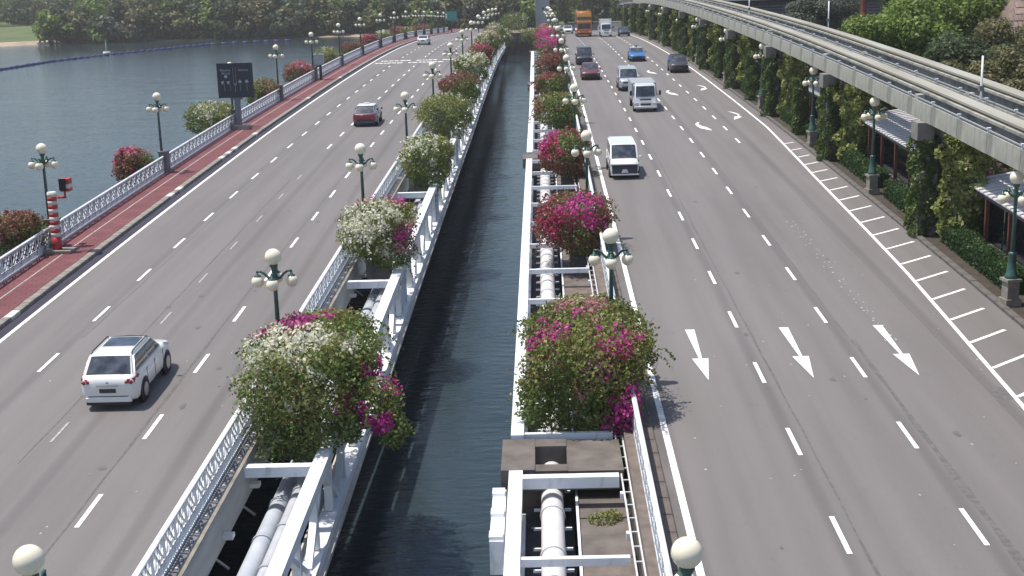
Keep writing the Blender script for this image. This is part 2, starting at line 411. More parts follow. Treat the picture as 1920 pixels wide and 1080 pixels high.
for X, Y0, Y1 in ((7.12, 30.4, 225), (10.45, 30.7 - 6, 225), (13.5, 90.1, 225)): dashes(X, Y0, Y1, 6.0, ROADR, fr, DM)
def flat(name, pts, X, Y, parent, m=PAINT, dz=.011):
    b = MB(); b.poly([(p[0], p[1], zr(Y + p[1]) - zr(Y)) for p in pts]); return ob(name, b.mesh(name, m), parent, (X, Y, zr(Y) + dz))
for X in (5.36, 8.78, 12.2):
    ar = [(-.17, 2.75), (-.055, -.55), (-.29, -.55), (0, -2.75), (.27, -.55), (.055, -.55), (.17, 2.75)]
    flat('lane_arrow', ar, X, 44.5, ROADR)
ARA = [(0.12, 2.1), (-0.15, 1.8), (-0.35, 0.9), (-0.33, 0.0), (-0.22, -1.2), (0.42, -2.5), (0.46, -2.0), (0.27, -0.7), (0.01, -0.1), (-0.08, 0.6), (-0.1, 1.1)]
ARB = [(-0.33, 2.24), (-0.07, 1.84), (0.19, 1.04), (0.32, 0.14), (0.2, -0.86), (0.29, -1.46), (-0.51, -2.86), (-0.26, -1.16), (0.04, -0.86), (0.19, -0.06), (0.07, 0.54), (-0.12, 1.44)]
for Y in (97.6, 120.2, 141.5): flat('turn_arrow', ARA, 11.9, Y, ROADR)
for Y in (103.3, 124.0): flat('turn_arrow', ARB, 15.2, Y, ROADR)

# wear: sealed joints, remains of an old arrow, patches
SEAM = pmat('sealed_joint', (.105, .098, .097), (.15, .139, .136), 5, .75, contrast=(.35, .6), detail=7)
def seam(X, Y0, Y1, w0, xf, parent):
    b = MB(); Y = Y0; ph = random.random() * 6
    pr = None
    while Y < Y1:
        x = xf(X, Y) + .03 * math.sin(Y * .13 + ph) + .012 * math.sin(Y * 1.3 + ph); wd = w0 * (.4 + .6 * abs(math.sin(Y * .17 + ph)) * abs(math.sin(Y * .71)))
        cur = ((x - wd / 2, Y, zr(Y) + .006), (x + wd / 2, Y, zr(Y) + .006))
        if pr: b.quad(pr[0], pr[1], cur[1], cur[0])
        pr = cur; Y += .7
    ob('sealed_joint', b.mesh('sealed_joint', SEAM), parent)
for X, a, c, w0 in ((7.5, 26, 130, .10), (10.95, 26, 46, .28), (10.85, 46, 120, .08), (13.9, 36, 90, .05)): seam(X, a, c, w0, fr, ROADR)
for X, a, c, w0 in ((-12.35, 28, 60, .13), (-12.3, 60, 130, .06), (-15.2, 36, 80, .07), (-17.3, 48, 120, .05)): seam(X, a, c, w0, fl, ROADL)
b = MB()
for k in range(70):
    Y = 45 + 20 * (k / 70) + random.uniform(-.4, .4); x = 12.15 + (k % 2) * .2 + random.uniform(-.12, .12); r0 = random.uniform(.015, .06)
    b.poly([(x + r0 * math.cos(t * 1.26 + k) * random.uniform(.6, 1.2), Y + r0 * 2.2 * math.sin(t * 1.26 + k), zr(Y) + .007) for t in range(5)])
for k in range(60):
    side = k % 3 == 0; Y = random.uniform(28, 60); x = random.uniform(-18, -9.5) if side else random.uniform(4.3, 15); r0 = random.uniform(.02, .05)
    b.poly([(x + r0 * math.cos(t * 1.26 + k) * random.uniform(.6, 1.2), Y + r0 * 1.5 * math.sin(t * 1.26 + k), zr(Y) + .007) for t in range(5)])
o = ob('paint_fleck', b.mesh('paint_fleck', PAINTW), ROADR); o['kind'] = 'stuff'
def blob(nm, X, Y, rx, ry, m, parent, n=14):
    me = MB().poly([(rx * math.cos(t * 2 * math.pi / n) * random.uniform(.85, 1.1), ry * math.sin(t * 2 * math.pi / n) * random.uniform(.85, 1.1), zr(Y + ry * math.sin(t * 2 * math.pi / n)) - zr(Y)) for t in range(n)]).mesh(nm, m)
    ob(nm, me, parent, (X, Y, zr(Y) + .0075))
blob('tar_patch', 14.3, 39.9, .33, .6, SEAM, ROADR)
for k in range(26):
    side = k % 2; X = random.uniform(-19, -9.7) if side else random.uniform(4.2, 14); Y = random.uniform(28, 90); r0 = random.uniform(.04, .12)
    blob('oil_spot', X, Y, r0, r0 * random.uniform(1.2, 3), SEAM, ROADL if side else ROADR, 9)

# kerbs of separate stones
def kerb_row(name, X0, X1, h, Y0, Y1, mats, k=0, step=1.0):
    root = empty(name, (0, 0, 0)); root['kind'] = 'structure'
    meshes = []
    for m in mats:
        b = MB(); b.hexa([(X0, -.485*step, -.06), (X1, -.485*step, -.06), (X1, .485*step, -.06), (X0, .485*step, -.06), (X0, -.485*step, h - .02), (X1 - .01, -.485*step, h - .02), (X1 - .01, .485*step, h - .02), (X0, .485*step, h - .02)])
        b.hexa([(X0, -.485*step, h - .02), (X1 - .01, -.485*step, h - .02), (X1 - .01, .485*step, h - .02), (X0, .485*step, h - .02), (X0 + .02, -.48*step, h), (X1 - .04, -.48*step, h), (X1 - .04, .48*step, h), (X0 + .02, .48*step, h)])
        meshes.append(b.mesh('kerb_stone', m))
    Y = Y0
    while Y < Y1:
        me = meshes[0] if random.random() < .93 else meshes[-1]
        ob('kerb_stone', me, root, (dr(Y, k) + random.uniform(-.006, .006), Y, zr(Y) + random.uniform(-.006, .006)), (slope(Y), 0, 0)); Y += step
    b = MB(); b.sweep([(X0, -.06), (X1, -.06), (X1, h - .02), (X0, h - .02)], yr(Y1, 398, 2), k=k)
    o = ob('kerb_run', b.mesh('kerb_run', mats[0]), root); o['kind'] = 'stuff'
    return root
KBL = pmat('kerb_concrete', (.33, .3, .26), (.18, .165, .14), 2.2, .9, bump=.3)
KBLP = pmat('painted_kerb', (.7, .68, .62), (.5, .48, .43), 3, .8)
KBB = pmat('brown_kerb', (.19, .155, .135), (.11, .09, .078), 2.5, .9, bump=.3)
kerb_row('kerb', -21.3, -20.95, .165, 20, 150, [KBL, KBLP])
kerb_row('kerb', 2.86, 3.17, .12, 24, 124, [KBB, KBB])
kerb_row('kerb', 17.2, 17.5, .13, 30, 130, [pmat('grey_kerb', (.15, .135, .125), (.09, .082, .076), 1.6, .9, bump=.3)] * 2)
# strip of paving between railing and kerb, and outside the railing
mb = MB(); mb.sweep([(2.3, .02), (2.3, -.3), (2.86, -.3), (2.86, .02)], YS); struct('median_strip', mb, KBB)

# land on the right, shore beyond
def land_z(X, Y): return zr(Y) + .06
mb = MB(); mb.sweep([(17.42, .06), (17.42, -5.5), (420, -5.5), (420, .1), (60, .1), (22.2, .08)], yr(-20, 402, 6)); struct('ground', mb, SOIL)
SHX = [(-700, 560), (-320, 470), (-200, 405), (-165, 384), (-141, 396), (-109, 392), (-69, 393), (-45, 385), (-25, 372), (30, 372), (680, 372)]
mb = MB(); rows = []
for off, z in ((-4, -4.2), (0, -3.22), (3.0, -2.75), (8, -2.3), (30, -1.6), (120, -.5), (500, 4), (700, 5)):
    rows.append([(x, y + off, z) for x, y in SHX])
for a, c in zip(rows[3:], rows[4:]):
    for i in range(len(a) - 1): mb.quad(a[i], a[i+1], c[i+1], c[i])
struct('ground', mb, GRASS)
mb = MB()
for a, c in zip(rows[:3], rows[1:4]):
    for i in range(len(a) - 1): mb.quad(a[i], a[i+1], c[i+1], c[i])
struct('beach', mb, SAND)

# ------------------------------------------------------------------ railings
def panel_mesh():
    b = MB(); H = .98
    for x in (0, .95): b.box((0, x, H/2), (.05, .05, H))
    b.box((0, .475, .04), (.06, .95, .08))
    for x in (.16, .27): pass
    # ornament: a lens-shaped knot of slanting bars over a row of short bars
    b.bar((0, .13, .9), (0, .6, .36), .035, .045); b.bar((0, .42, .92), (0, .82, .42), .035, .045)
    b.bar((0, .82, .92), (0, .3, .36), .035, .045); b.bar((0, .5, .92), (0, .14, .46), .035, .045)
    b.box((0, .475, .35), (.035, .84, .04)); b.box((0, .475, .9), (.035, .84, .03))
    for x in (.17, .3, .43, .56, .69, .81): b.box((0, x, .2), (.035, .05, .3))
    return b.mesh('baluster_panel', RAILW)
PANEL = panel_mesh()
def far_panel(l):
    b = MB()
    k = 0
    while k * .95 < l - .3:
        y = k * .95; b.bar((0, y + .15, .08), (0, y + .7, .9), .04, .09); b.bar((0, y + .75, .08), (0, y + .25, .9), .04, .09); b.box((0, y, .47), (.05, .07, .94)); k += 1
    return b.mesh('baluster_run', RAILW)
PIERM = MB(); PIERM.box((0, 0, .62), (.5, .62, 1.28)); PIERM.box((0, 0, 1.3), (.6, .72, .1)); PIERM = PIERM.mesh('railing_pier', CONCG)
def railing(X, Y0, Y1, z0, k, label, group, pier=True, fine=True):
    r_ = empty('railing', (X + dr(Y0, k), Y0, zr(Y0) + z0)); tag(r_, label, 'railing', group)
    n = int((Y1 - Y0 - .7) / .95); L_ = Y1 - Y0; st = (L_ - .7) / n
    def loc(Y, dz=0): return (dr(Y, k) - dr(Y0, k), Y - Y0, zr(Y) - zr(Y0) + dz)
    if fine:
        for i in range(n):
            Y = Y0 + .35 + i * st
            ob('baluster_panel', PANEL, r_, loc(Y), (slope(Y + .5), 0, 0), (1, st / .95, 1))
    else:
        ob('baluster_run', far_panel(L_ - .7), r_, loc(Y0 + .35), (math.atan2(zr(Y1) - zr(Y0), L_), 0, 0))
    b = MB(); p = [Vector(loc(y_)) for y_ in yr(Y0 + .3, Y1 - .3, 3)]
    b.loft([[q + Vector((-.06, 0, .98)), q + Vector((.06, 0, .98)), q + Vector((.07, 0, 1.05)), q + Vector((.0, 0, 1.09)), q + Vector((-.07, 0, 1.05))] for q in p], sm=False)
    ob('top_rail', b.mesh('top_rail', WHITE), r_)
    if pier: ob('pier', PIERM, r_, (0, 0, 0))
    return r_
ORD = ['nearest', 'second', 'third', 'fourth', 'fifth', 'sixth', 'seventh', 'eighth', 'ninth', 'tenth', 'eleventh', 'twelfth', 'thirteenth', 'fourteenth', 'fifteenth', 'sixteenth', 'seventeenth']
OUTY = [43.0, 62.6, 82.6, 103.0, 121.9, 141.6, 161.6, 181.6, 201.6, 221.6, 241.6, 261.6, 281.6, 301.6, 321.6, 341.6, 361.6]
for i, (a, c) in enumerate(zip(OUTY, OUTY[1:])):
    railing(-23.42, a, c, .155, 0, 'white ornamental railing on the sea side of the red path, %s bay from the camera' % ORD[i], 'railings along the red path', fine=i < 8)
MEDY = [20.1, 40.2, 60.0, 79.3, 98.3, 117.8, 137.5, 157.5, 177.5, 197.5, 217.5, 237.5, 257.5]
MRY = [19.9, 41.8, 62.0, 81.0, 101.0, 119.5, 139.4, 158.0, 177.5, 197.5, 217.5, 237.5, 257.5]
for i, (a, c) in enumerate(zip(MEDY, MEDY[1:])):
    railing(-8.98, a, c, 0, KL, 'white ornamental railing on the water side of the left road, %s bay' % ORD[i], 'railings along the left road', pier=False, fine=i < 6)
    railing(2.62, MRY[i], MRY[i+1], .02, .003, 'white ornamental railing on the water side of the right road, %s bay' % ORD[i], 'railings along the right road', pier=False, fine=i < 5)

# ------------------------------------------------------------------ median: fascia, trusses, pipes
mb = MB(); mb.sweep([(-8.95, .0), (-8.95, -.12), (-8.62, -.12), (-8.62, .0)], YS, k=KL); LED = struct('deck_ledge', mb, CONCG)
b = MB(); b.box((0, 0, .02), (.06, .06, .05)); bm_ = b.mesh('bolt', RAILW)
for i in range(100): ob('bolt', bm_, LED, (-8.78 + dr(24 + i * .48, KL), 24 + i * .48, zr(24 + i * .48)))
mb = MB(); mb.sweep([(-8.62, .08), (-8.62, -1.0), (-8.5, -1.0), (-8.5, .08)], YS, k=KL); struct('fascia', mb, pmat('fascia_grey', (.42, .42, .4), (.26, .26, .26), 1.2, .8, stretch=(1, .3, 2)))
mb = MB(); mb.sweep([(-8.63, .08), (-8.49, .08), (-8.49, .115), (-8.63, .115)], YS, k=KL); struct('fascia_coping', mb, KBL)

def truss(X, k, Y0, Y1, zt, zb, wd, label, group, step=2.5, diag=True):
    """a steel truss bay following the road"""
    r_ = empty('bridge_truss', (X + dr(Y0, k), Y0, zr(Y0))); tag(r_, label, 'truss', group)
    def q(Y, dz, dx=0): return Vector((dr(Y, k) - dr(Y0, k) + dx, Y - Y0, zr(Y) - zr(Y0) + dz))
    ys = yr(Y0, Y1, 4)
    def chord(nm, z0, z1, w_):
        b = MB(); b.loft([[q(y, z0, -w_/2), q(y, z0, w_/2), q(y, z1, w_/2), q(y, z1, -w_/2)] for y in ys], sm=False); ob(nm, b.mesh(nm, WHITE), r_)
    chord('top_chord', zt - .32, zt, wd); chord('bottom_chord', zb, zb + .28, wd + .1)
    n = int(round((Y1 - Y0) / step)); st = (Y1 - Y0) / n
    if diag:
        b = MB(); b.box((0, 0, 0), (wd * .6, .2, zt - zb - .6)); pm = b.mesh('truss_post', WHITE)
        for i in range(n):
            Y = Y0 + (i + .5) * st; ob('truss_post', pm, r_, q(Y, (zt + zb) / 2))
        for i in range(n):
            a_, c_ = Y0 + (i + (.05 if i % 2 else .95)) * st, Y0 + (i + (.95 if i % 2 else .05)) * st
            b = MB(); b.bar(q(a_, zb + .28), q(c_, zt - .32), wd * .5, .17); ob('diagonal', b.mesh('diagonal', WHITE), r_)
    return r_
TLY = [14.5] + [y - 4.7 for y in MEDY[1:]]
for i, (a, c) in enumerate(zip(TLY, TLY[1:])):
    if i > 11: break
    truss(-6.42, KT, a, c, .02, -2.25, .4, 'white steel truss beside the left road over the canal, %s bay' % ORD[i], 'trusses along the left road')
    # cross beam from the fascia to the truss at each bay
    b = MB(); Y = a; b.box(((-8.5 - 6.62) / 2 + dr(Y, .009), Y, zr(Y) - .16), (1.9, .32, .3))
    tag(ob('cross_beam', b.mesh('cross_beam', WHITE)), 'white cross beam joining the left deck to the truss, %s from the camera' % ORD[i], 'beam', 'cross beams of the left truss')
# lower walkway and pipes inside the left truss
mb = MB(); mb.sweep([(-7.0, -2.4), (-6.05, -2.4), (-6.05, -2.27), (-7.0, -2.27)], yr(10, 240, 4), k=KT); struct('lower_ledge', mb, pmat('pale_ledge', (.6, .56, .5), (.45, .42, .38), 1.5, .8))
def pipe(X, dz, r0, Y0, Y1, k, m, label, ring=2.4, cat='pipe'):
    r_ = empty('pipe', (X + dr(Y0, k), Y0, zr(Y0) + dz)); tag(r_, label, cat)
    b = MB(); b.tube([(dr(y, k) - dr(Y0, k), y - Y0, zr(y) - zr(Y0)) for y in yr(Y0, Y1, 5)], r0, 18); ob('pipe_run', b.mesh('pipe_run', m), r_)
    b = MB(); b.tube([(0, -.05, 0), (0, .05, 0)], r0 + .035, 18); cm = b.mesh('pipe_collar', m)
    Y = Y0 + ring; i = 0
    while Y < Y1:
        ob('pipe_collar', cm, r_, (dr(Y, k) - dr(Y0, k), Y - Y0, zr(Y) - zr(Y0)), (slope(Y), 0, 0)); Y += ring if Y < 90 else ring * 3
    return r_
pipe(-7.72, -1.5, .28, 12, 200, KL, GREYP, 'large grey-blue pipe running below the left road railing')
pipe(-7.14, -1.1, .19, 12, 200, KT, pmat('pale_grey_pipe', (.5, .51, .55), (.4, .41, .45), 1.5, .45), 'slimmer pale grey pipe between the large one and the truss')
for i in range(12):
    Y = 26 + i * 3.3
    b = MB(); b.tube([(0, 0, -1.7), (-.35, 0, -1.4), (-.5, 0, -.9)], .04, 6); b.box((.05, 0, -.75), (.3, .28, .12))
    ob('pipe_bracket', b.mesh('pipe_bracket', WHITE2), LED, (-8.42 + dr(Y, KL), Y, zr(Y)))

# right side: water main between truss chord and slab
CAPY = [36.0, 86.2, 133.0, 182.0]
XR = -.83
prev = 12.0
for i, cy in enumerate(CAPY):
    a, c = prev, cy - 1.3; prev = cy + 1.3
    truss(XR, KR, a, c, .02, -1.55, .38, 'long white box truss chord beside the water main, %s span' % ORD[i], 'trusses beside the water main', step=4.8)
    Y = c - .15; k = 0
    ys = []
    if i == 0: ys = [34.3, 29.6, 24.9]
    elif i == 1: ys = [37.6, 42.3, 47.1, 52.0, 56.7, 61.4, 66.2, 70.9, 75.7, 80.4, 84.7]
    else: ys = [c - .2 - 4.75 * j for j in range(int((c - a) / 4.75) + 1)]
    for j, Y in enumerate(ys):
        near = i == 0 and j == 0
        b = MB(); b.box((0, 0, 0), (2.65, .17 if not near else .3, .2 if not near else .32))
        tag(ob('cross_beam', b.mesh('cross_beam', WHITE), None, (XR + 1.5 + dr(Y, KR), Y, zr(Y) - .15)),
            ('thick white beam across the water main in front of the brown concrete cap' if near else 'thin white beam across the water main, number %d in the %s span' % (j + 1, ORD[i])), 'beam', 'beams over the water main')
b = MB(); b.box((0, 0, 0), (1.0, .05, .06)); brm = b.mesh('pipe_bracket', WHITE)
WM = pipe(.16, -.85, .31, 12, 190, KR, WHITE2, 'large white water main along the canal edge')
b = MB(); b.box((0, 0, 0), (1.02, .06, .07)); brm = b.mesh('pipe_support', WHITE)
Y = 26
while Y < 130:
    ob('pipe_support', brm, WM, (dr(Y, KR) - dr(12, KR), Y - 12, zr(Y) - zr(12) - .12)); Y += 1.18
mb = MB(); mb.sweep([(-.6, -1.75), (.75, -1.75), (.75, -1.68), (-.6, -1.68)], yr(10, 190, 4), k=KR); struct('void_sheet', mb, pmat('void_shade', (.10, .1, .115), (.06, .06, .07), 1, .8))  # dark sheet added to stand for the shaded open void below the main
# slab made of separate concrete planks
SL = empty('service_slab'); SL['kind'] = 'structure'
Y = 22.0
for i in range(48):
    l = 2.3; b = MB(); b.box((0, 0, 0), (1.38, l - .06, .25)); 
    ob('concrete_plank', b.mesh('concrete_plank', [CONCD, KBB][random.random() < .3]), SL, (1.55 + dr(Y, KR), Y + l / 2, zr(Y + l / 2) - 1.0 + random.uniform(-.015, .015)), (slope(Y), 0, 0)); Y += l
mb = MB(); mb.sweep([(.8, -.8), (.8, -.9), (.87, -.9), (.87, -.8)], yr(12, 160, 4), k=KR); o = struct('cable_duct', mb, WHITE)
mb = MB(); mb.sweep([(2.24, -.9), (2.24, -3), (2.3, -3), (2.3, -.02)], yr(10, 200, 4)); struct('retaining_wall', mb, CONCD)
# cable tray along the right wall: white rails with rungs
CT = empty('cable_tray', (2.06, 20, zr(20) - .2)); tag(CT, 'white cable tray with open rungs running left of the right railing', 'cable tray')
b = MB()
for x in (0, .2): b.loft([[(x - .02, y - 20, zr(y) - zr(20) - .04), (x + .02, y - 20, zr(y) - zr(20) - .04), (x + .02, y - 20, zr(y) - zr(20) + .05), (x - .02, y - 20, zr(y) - zr(20) + .05)] for y in yr(20, 150, 3)], sm=False)
ob('tray_rail', b.mesh('tray_rail', WHITE2), CT)
b = MB(); b.box((.1, 0, 0), (.2, .04, .03)); rm_ = b.mesh('rung', RAILW); b = MB(); b.box((-.03, 0, -.1), (.14, .16, .2)); bk_ = b.mesh('tray_bracket', WHITE)
for i in range(60):
    Y = 24 + i * .8; ob('rung', rm_, CT, (0, Y - 20, zr(Y) - zr(20)))
    if i % 3 == 0: ob('tray_bracket', bk_, CT, (0, Y - 20, zr(Y) - zr(20)))
for i, cy in enumerate(CAPY):
    c_ = empty('pier_cap', (0, cy, zr(cy))); tag(c_, 'brown concrete pier cap with an opening for the water main, %s from the camera' % ORD[i], 'pier cap', 'pier caps under the water main')
    b = MB(); x0 = dr(cy, KR)
    b.box((-.78 + x0, 0, -.35), (.95, 2.5, .62)); b.box((.15 + x0, -1.0, -.37), (.91, .5, .58)); b.box((.15 + x0, .95, -.36), (.91, .6, .6)); b.box((1.38 + x0, 0, -.38), (1.55, 2.5, .56))
    ob('cap_block', b.mesh('cap_block', CONCD), c_)
    b = MB(); b.box((-.3 + x0, 0, -2.9), (1.6, 1.8, 4.4)); ob('pier_shaft', b.mesh('pier_shaft', CONCD), c_)
# service box hanging on the near truss
bx = empty('service_box', (-1.3, 32.6, zr(32.6) - .75)); tag(bx, 'pale steel box hung on the canal side of the near truss', 'service box')
b = MB(); b.box((0, 0, 0), (.36, 3.4, .9)); ob('box_shell', b.mesh('box_shell', WHITE), bx)
b = MB(); b.box((0, 0, 0), (.34, .4, .1)); lm_ = b.mesh('lid', WHITE)
for y_ in (-1.45, 0, 1.4): ob('lid', lm_, bx, (-.02, y_, .5))

# ------------------------------------------------------------------ lamps
def make_lamp(ped):
    r_ = empty('street_lamp')
    z = 0
    if ped:
        b = MB(); b.box((0, 0, .14), (.62, .62, .28)); b.box((0, 0, .62), (.46, .46, .7)); b.box((0, 0, 1.0), (.6, .6, .1)); ob('pedestal', b.mesh('pedestal', KBL), r_); z = 1.05
        b = MB(); b.lathe((0, 0, z), [(.24, 0), (.24, .12), (.19, .2), (.14, .9), (.17, .95), (.1, 1.02)], 10); ob('flared_base', b.mesh('flared_base', GREEN), r_); z += 1.0
    else:
        b = MB(); b.lathe((0, 0, 0), [(.17, 0), (.17, .2), (.13, .3), (.11, .9)], 10); ob('flared_base', b.mesh('flared_base', GREEN), r_); z = .85
    b = MB(); b.lathe((0, 0, 0), [(.09, z), (.065, 3.8), (.065, 4.1), (.11, 4.14), (.12, 4.25), (.08, 4.35), (.08, 4.5), (.13, 4.58), (.13, 4.63)], 10); ob('pole', b.mesh('pole', GREEN), r_)
    b = MB(); b.tube([(.05, 0, 4.18), (.17, 0, 4.2), (.3, 0, 4.34), (.42, 0, 4.42), (.55, 0, 4.42)], [.05, .045, .04, .038, .038], 6)
    b.lathe((.53, 0, 4.22), [(.035, .18), (.04, .1), (.12, .06), (.13, .0)], 8); am = b.mesh('arm', GREEN)
    b = MB(); b.ball((.53, 0, 4.1), .195, 14, 9); gm = b.mesh('globe', GLOBE)
    for k in range(4):
        ob('arm', am, r_, None, (0, 0, k * math.pi / 2)); ob('globe', gm, r_, None, (0, 0, k * math.pi / 2))
    b = MB(); b.ball((0, 0, 4.87), .26, 18, 12); ob('globe', b.mesh('globe', GLOBE), r_)
    return r_
LP0 = make_lamp(False); LP1 = make_lamp(True); used = set()
def lamp(proto, X, Y, dz, label, group, rz=0):
    o = proto if proto.name not in used else copy_tree(proto)
    used.add(proto.name); o.location = (X, Y, zr(Y) + dz); o.rotation_euler = (0, 0, rz + random.uniform(-.05, .05)); tag(o, label, 'street lamp', group); return o

MEDL_D = ['cut by the bottom left corner', 'rising from the large white and magenta bush', 'rising behind the white bush with magenta rim', 'behind the pale white-green bush', 'behind the light green bush', 'behind the red and green bush', 'behind the pale white bush']
for i, Y in enumerate(MEDY):
    d = MEDL_D[i] if i < len(MEDL_D) else '%s along the left median' % ORD[i]
    lamp(LP0, -8.3 + dr(Y, KL), Y, 0, 'green five-globe lamp in the left median, ' + d, 'lamps in the left median')
MEDR_D = ['cut by the bottom edge beside the right road', 'rising from the large green and magenta bush', 'behind the magenta bush by the white pipe', 'behind the crimson bush', 'behind the green and maroon bush', 'behind the rust coloured bush']
for i, Y in enumerate(MRY):
    d = MEDR_D[i] if i < len(MEDR_D) else '%s along the right median' % ORD[i]
    lamp(LP0, 2.22, Y, 0, 'green five-globe lamp in the right median, ' + d, 'lamps in the right median')
OD = ['next to the red and white striped post', 'behind the pink bush', 'half hidden behind the dark direction sign', 'behind the round red-green bush', 'behind the pink bush by the grey cabinet']
for i, Y in enumerate(OUTY[1:16]):
    d = OD[i] if i < len(OD) else '%s along the sea side' % ORD[i]
    lamp(LP0, -23.55 + (0.0 if Y < 200 else .5), Y, .0, 'green five-globe lamp on the sea side, ' + d, 'lamps on the sea side')
RY = [49.2, 70.5, 86.3, 106, 126, 148.5, 165, 189, 210]
RD = ['on a stone pedestal at the right edge by the near canopy', 'behind the clipped hedge in front of the second canopy', 'between the third hedge and canopy']
for i, Y in enumerate(RY):
    d = RD[i] if i < len(RD) else '%s along the hedge under the monorail' % ORD[i]
    lamp(LP1, 17.65, Y, .06, 'green five-globe lamp ' + d, 'lamps under the monorail', .2)

# ------------------------------------------------------------------ bougainvillea
LG = leafmat('leaf_green', [(.05, .09, .022), (.115, .17, .038), (.2, .25, .07), (.3, .34, .12)])
LY = leafmat('leaf_yellow_green', [(.09, .13, .03), (.2, .235, .06), (.31, .32, .10), (.42, .4, .16)])
LR = leafmat('leaf_rust', [(.10, .08, .035), (.2, .11, .06), (.27, .11, .08), (.21, .17, .07)])
FW = leafmat('bract_white', [(.62, .6, .42), (.76, .75, .6), (.85, .84, .74)], transl=.4)
FM = leafmat('bract_magenta', [(.42, .03, .2), (.62, .06, .33), (.68, .14, .42)], transl=.4)
FP_ = leafmat('bract_pink', [(.45, .16, .2), (.58, .25, .3), (.62, .38, .38)], transl=.4)
FC = leafmat('bract_crimson', [(.3, .025, .07), (.48, .05, .14), (.56, .1, .2)], transl=.3)
FB = leafmat('bract_maroon', [(.17, .045, .045), (.27, .075, .07), (.34, .12, .11)], transl=.3)
COL = dict(G=LG, Y=LY, R=LR, w=FW, m=FM, p=FP_, c=FC, b=FB)
TWIG = pmat('twig', (.13, .1, .07), rough=.9)
def bush(X, Y, z0, size, n, leaf, base, blooms, label, group, droop=1.0, lf=.1, flat_=1.0):
    """base: leaf mix (material, weight); blooms: (material, (x,y,z) of clump centre in unit space, radius, density)"""
    r_ = empty('bougainvillea', (X, Y, z0)); tag(r_, label, 'bush', group)
    s = size
    if n > 12000:
        lumps = [(0, .1, 2.25 * s, 1.8 * s, 2.2 * s, .6 * s), (-.1 * s, -1.25 * s, 1.45 * s, 1.75 * s, 1.0 * s, 1.1 * s), (-.2 * s, -1.3 * s, .45 * s, 1.25 * s, .75 * s, .9 * s), (.1 * s, 1.8 * s, 2.3 * s, 1.35 * s, 1.1 * s, .5 * s)]
        if X > 0: lumps += [(1.0 * s, -1.9 * s, .5 * s, .35 * s, .35 * s, .85 * s), (-1.45 * s, -1.2 * s, .7 * s, .5 * s, .6 * s, .9 * s)]
        if X < 0: lumps += [(1.75 * s, -1.0 * s, 1.0 * s, .7 * s, .8 * s, .7 * s), (2.2 * s, -1.3 * s, .35 * s, .45 * s, .5 * s, .5 * s)]
        for k in range(16):
            a = random.uniform(0, 6.28); rr = random.uniform(1.0, 1.7) * s
            lumps.append((math.cos(a) * rr * .92, math.sin(a) * rr * 1.15 - .2 * s, random.uniform(.5, 2.45) * s, *(random.uniform(.25, .6) * s for _ in range(3))))
    else:
        lumps = [(0, 0, 1.95 * s, 1.5 * s, 1.6 * s, .9 * s), (-.2 * s, -.6 * s, 1.25 * s, 1.4 * s, 1.15 * s, 1.05 * s), (.3 * s, -.7 * s, .7 * s * (2 - droop), 1.0 * s, .8 * s, .85 * s * droop)]
        for k in range(11):
            a = random.uniform(0, 6.28); rr = random.uniform(.8, 1.35) * s
            lumps.append((math.cos(a) * rr, math.sin(a) * rr - .2 * s, random.uniform(.7, 2.35) * s, *(random.uniform(.35, .6) * s for _ in range(2)), random.uniform(.3, .6) * s))
    if n <= 12000:
        ax, az, sk = random.uniform(.88, 1.15), random.uniform(.85, 1.05), random.uniform(-.18, .18)
        lumps = [(l[0] * ax + sk * l[2], l[1], l[2] * az + (1 - az) * .8 * s, l[3] * ax, l[4], l[5] * az) for l in lumps]
    C, N = lump_points(n, lumps, .35)
    # sprays that stick out of the outline
    k = max(14, n // 330); ii = rng.choice(len(C), k); ex = []; exn = []
    for i in ii:
        p = C[i]; d = N[i] + np.array([0, 0, .35]) + rng.normal(0, .35, 3); d /= np.linalg.norm(d); q = p.copy()
        for t in range(22):
            d = d + np.array([0, 0, -.085]); q = q + d * .027 * s; ex.append(q + rng.normal(0, .022, 3)); exn.append(rng.normal(0, 1, 3))
    C = np.concatenate([C, np.array(ex)]); N = np.concatenate([N, np.array(exn)])
    n = len(C)
    keys = sorted(set([m for m, _ in base] + [b_[0] for b_ in blooms])); mats = [COL[k_] for k_ in keys]
    # leaf kinds drift in patches
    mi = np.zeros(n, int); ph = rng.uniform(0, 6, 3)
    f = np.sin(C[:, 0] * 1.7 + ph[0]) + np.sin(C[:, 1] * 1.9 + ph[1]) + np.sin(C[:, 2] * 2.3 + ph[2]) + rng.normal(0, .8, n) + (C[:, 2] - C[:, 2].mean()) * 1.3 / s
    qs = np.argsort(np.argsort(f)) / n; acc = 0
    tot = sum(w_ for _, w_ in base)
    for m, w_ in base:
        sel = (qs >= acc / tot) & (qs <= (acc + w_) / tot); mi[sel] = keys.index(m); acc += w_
    isfl = np.zeros(n, bool)
    for m, c, rad, dens in blooms:
        c = np.array(c) * s
        for q in range(max(3, int((42 if n > 12000 else 30) * dens * (rad / .8) ** 2))):
            cc = c + rng.normal(0, rad * .55, 3) * s
            # move the clump on to the surface: nearest leaf
            j = np.argmin(((C - cc) ** 2).sum(axis=1)); cc = C[j] + N[j] * .05
            rr = rng.uniform(.12, .3) * s
            d = np.linalg.norm((C - cc), axis=1); sel = (d < rr) & (rng.random(n) < (.5 if m == 'w' else .7)); mi[sel] = keys.index(m); isfl |= sel
    C = C + N * (isfl * .07)[:, None]
    sz = np.where(isfl, lf * 1.05, lf)
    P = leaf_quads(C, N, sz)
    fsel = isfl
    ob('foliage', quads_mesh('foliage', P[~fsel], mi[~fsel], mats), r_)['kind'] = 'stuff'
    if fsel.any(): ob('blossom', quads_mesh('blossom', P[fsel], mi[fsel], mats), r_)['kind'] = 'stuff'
    b = MB()
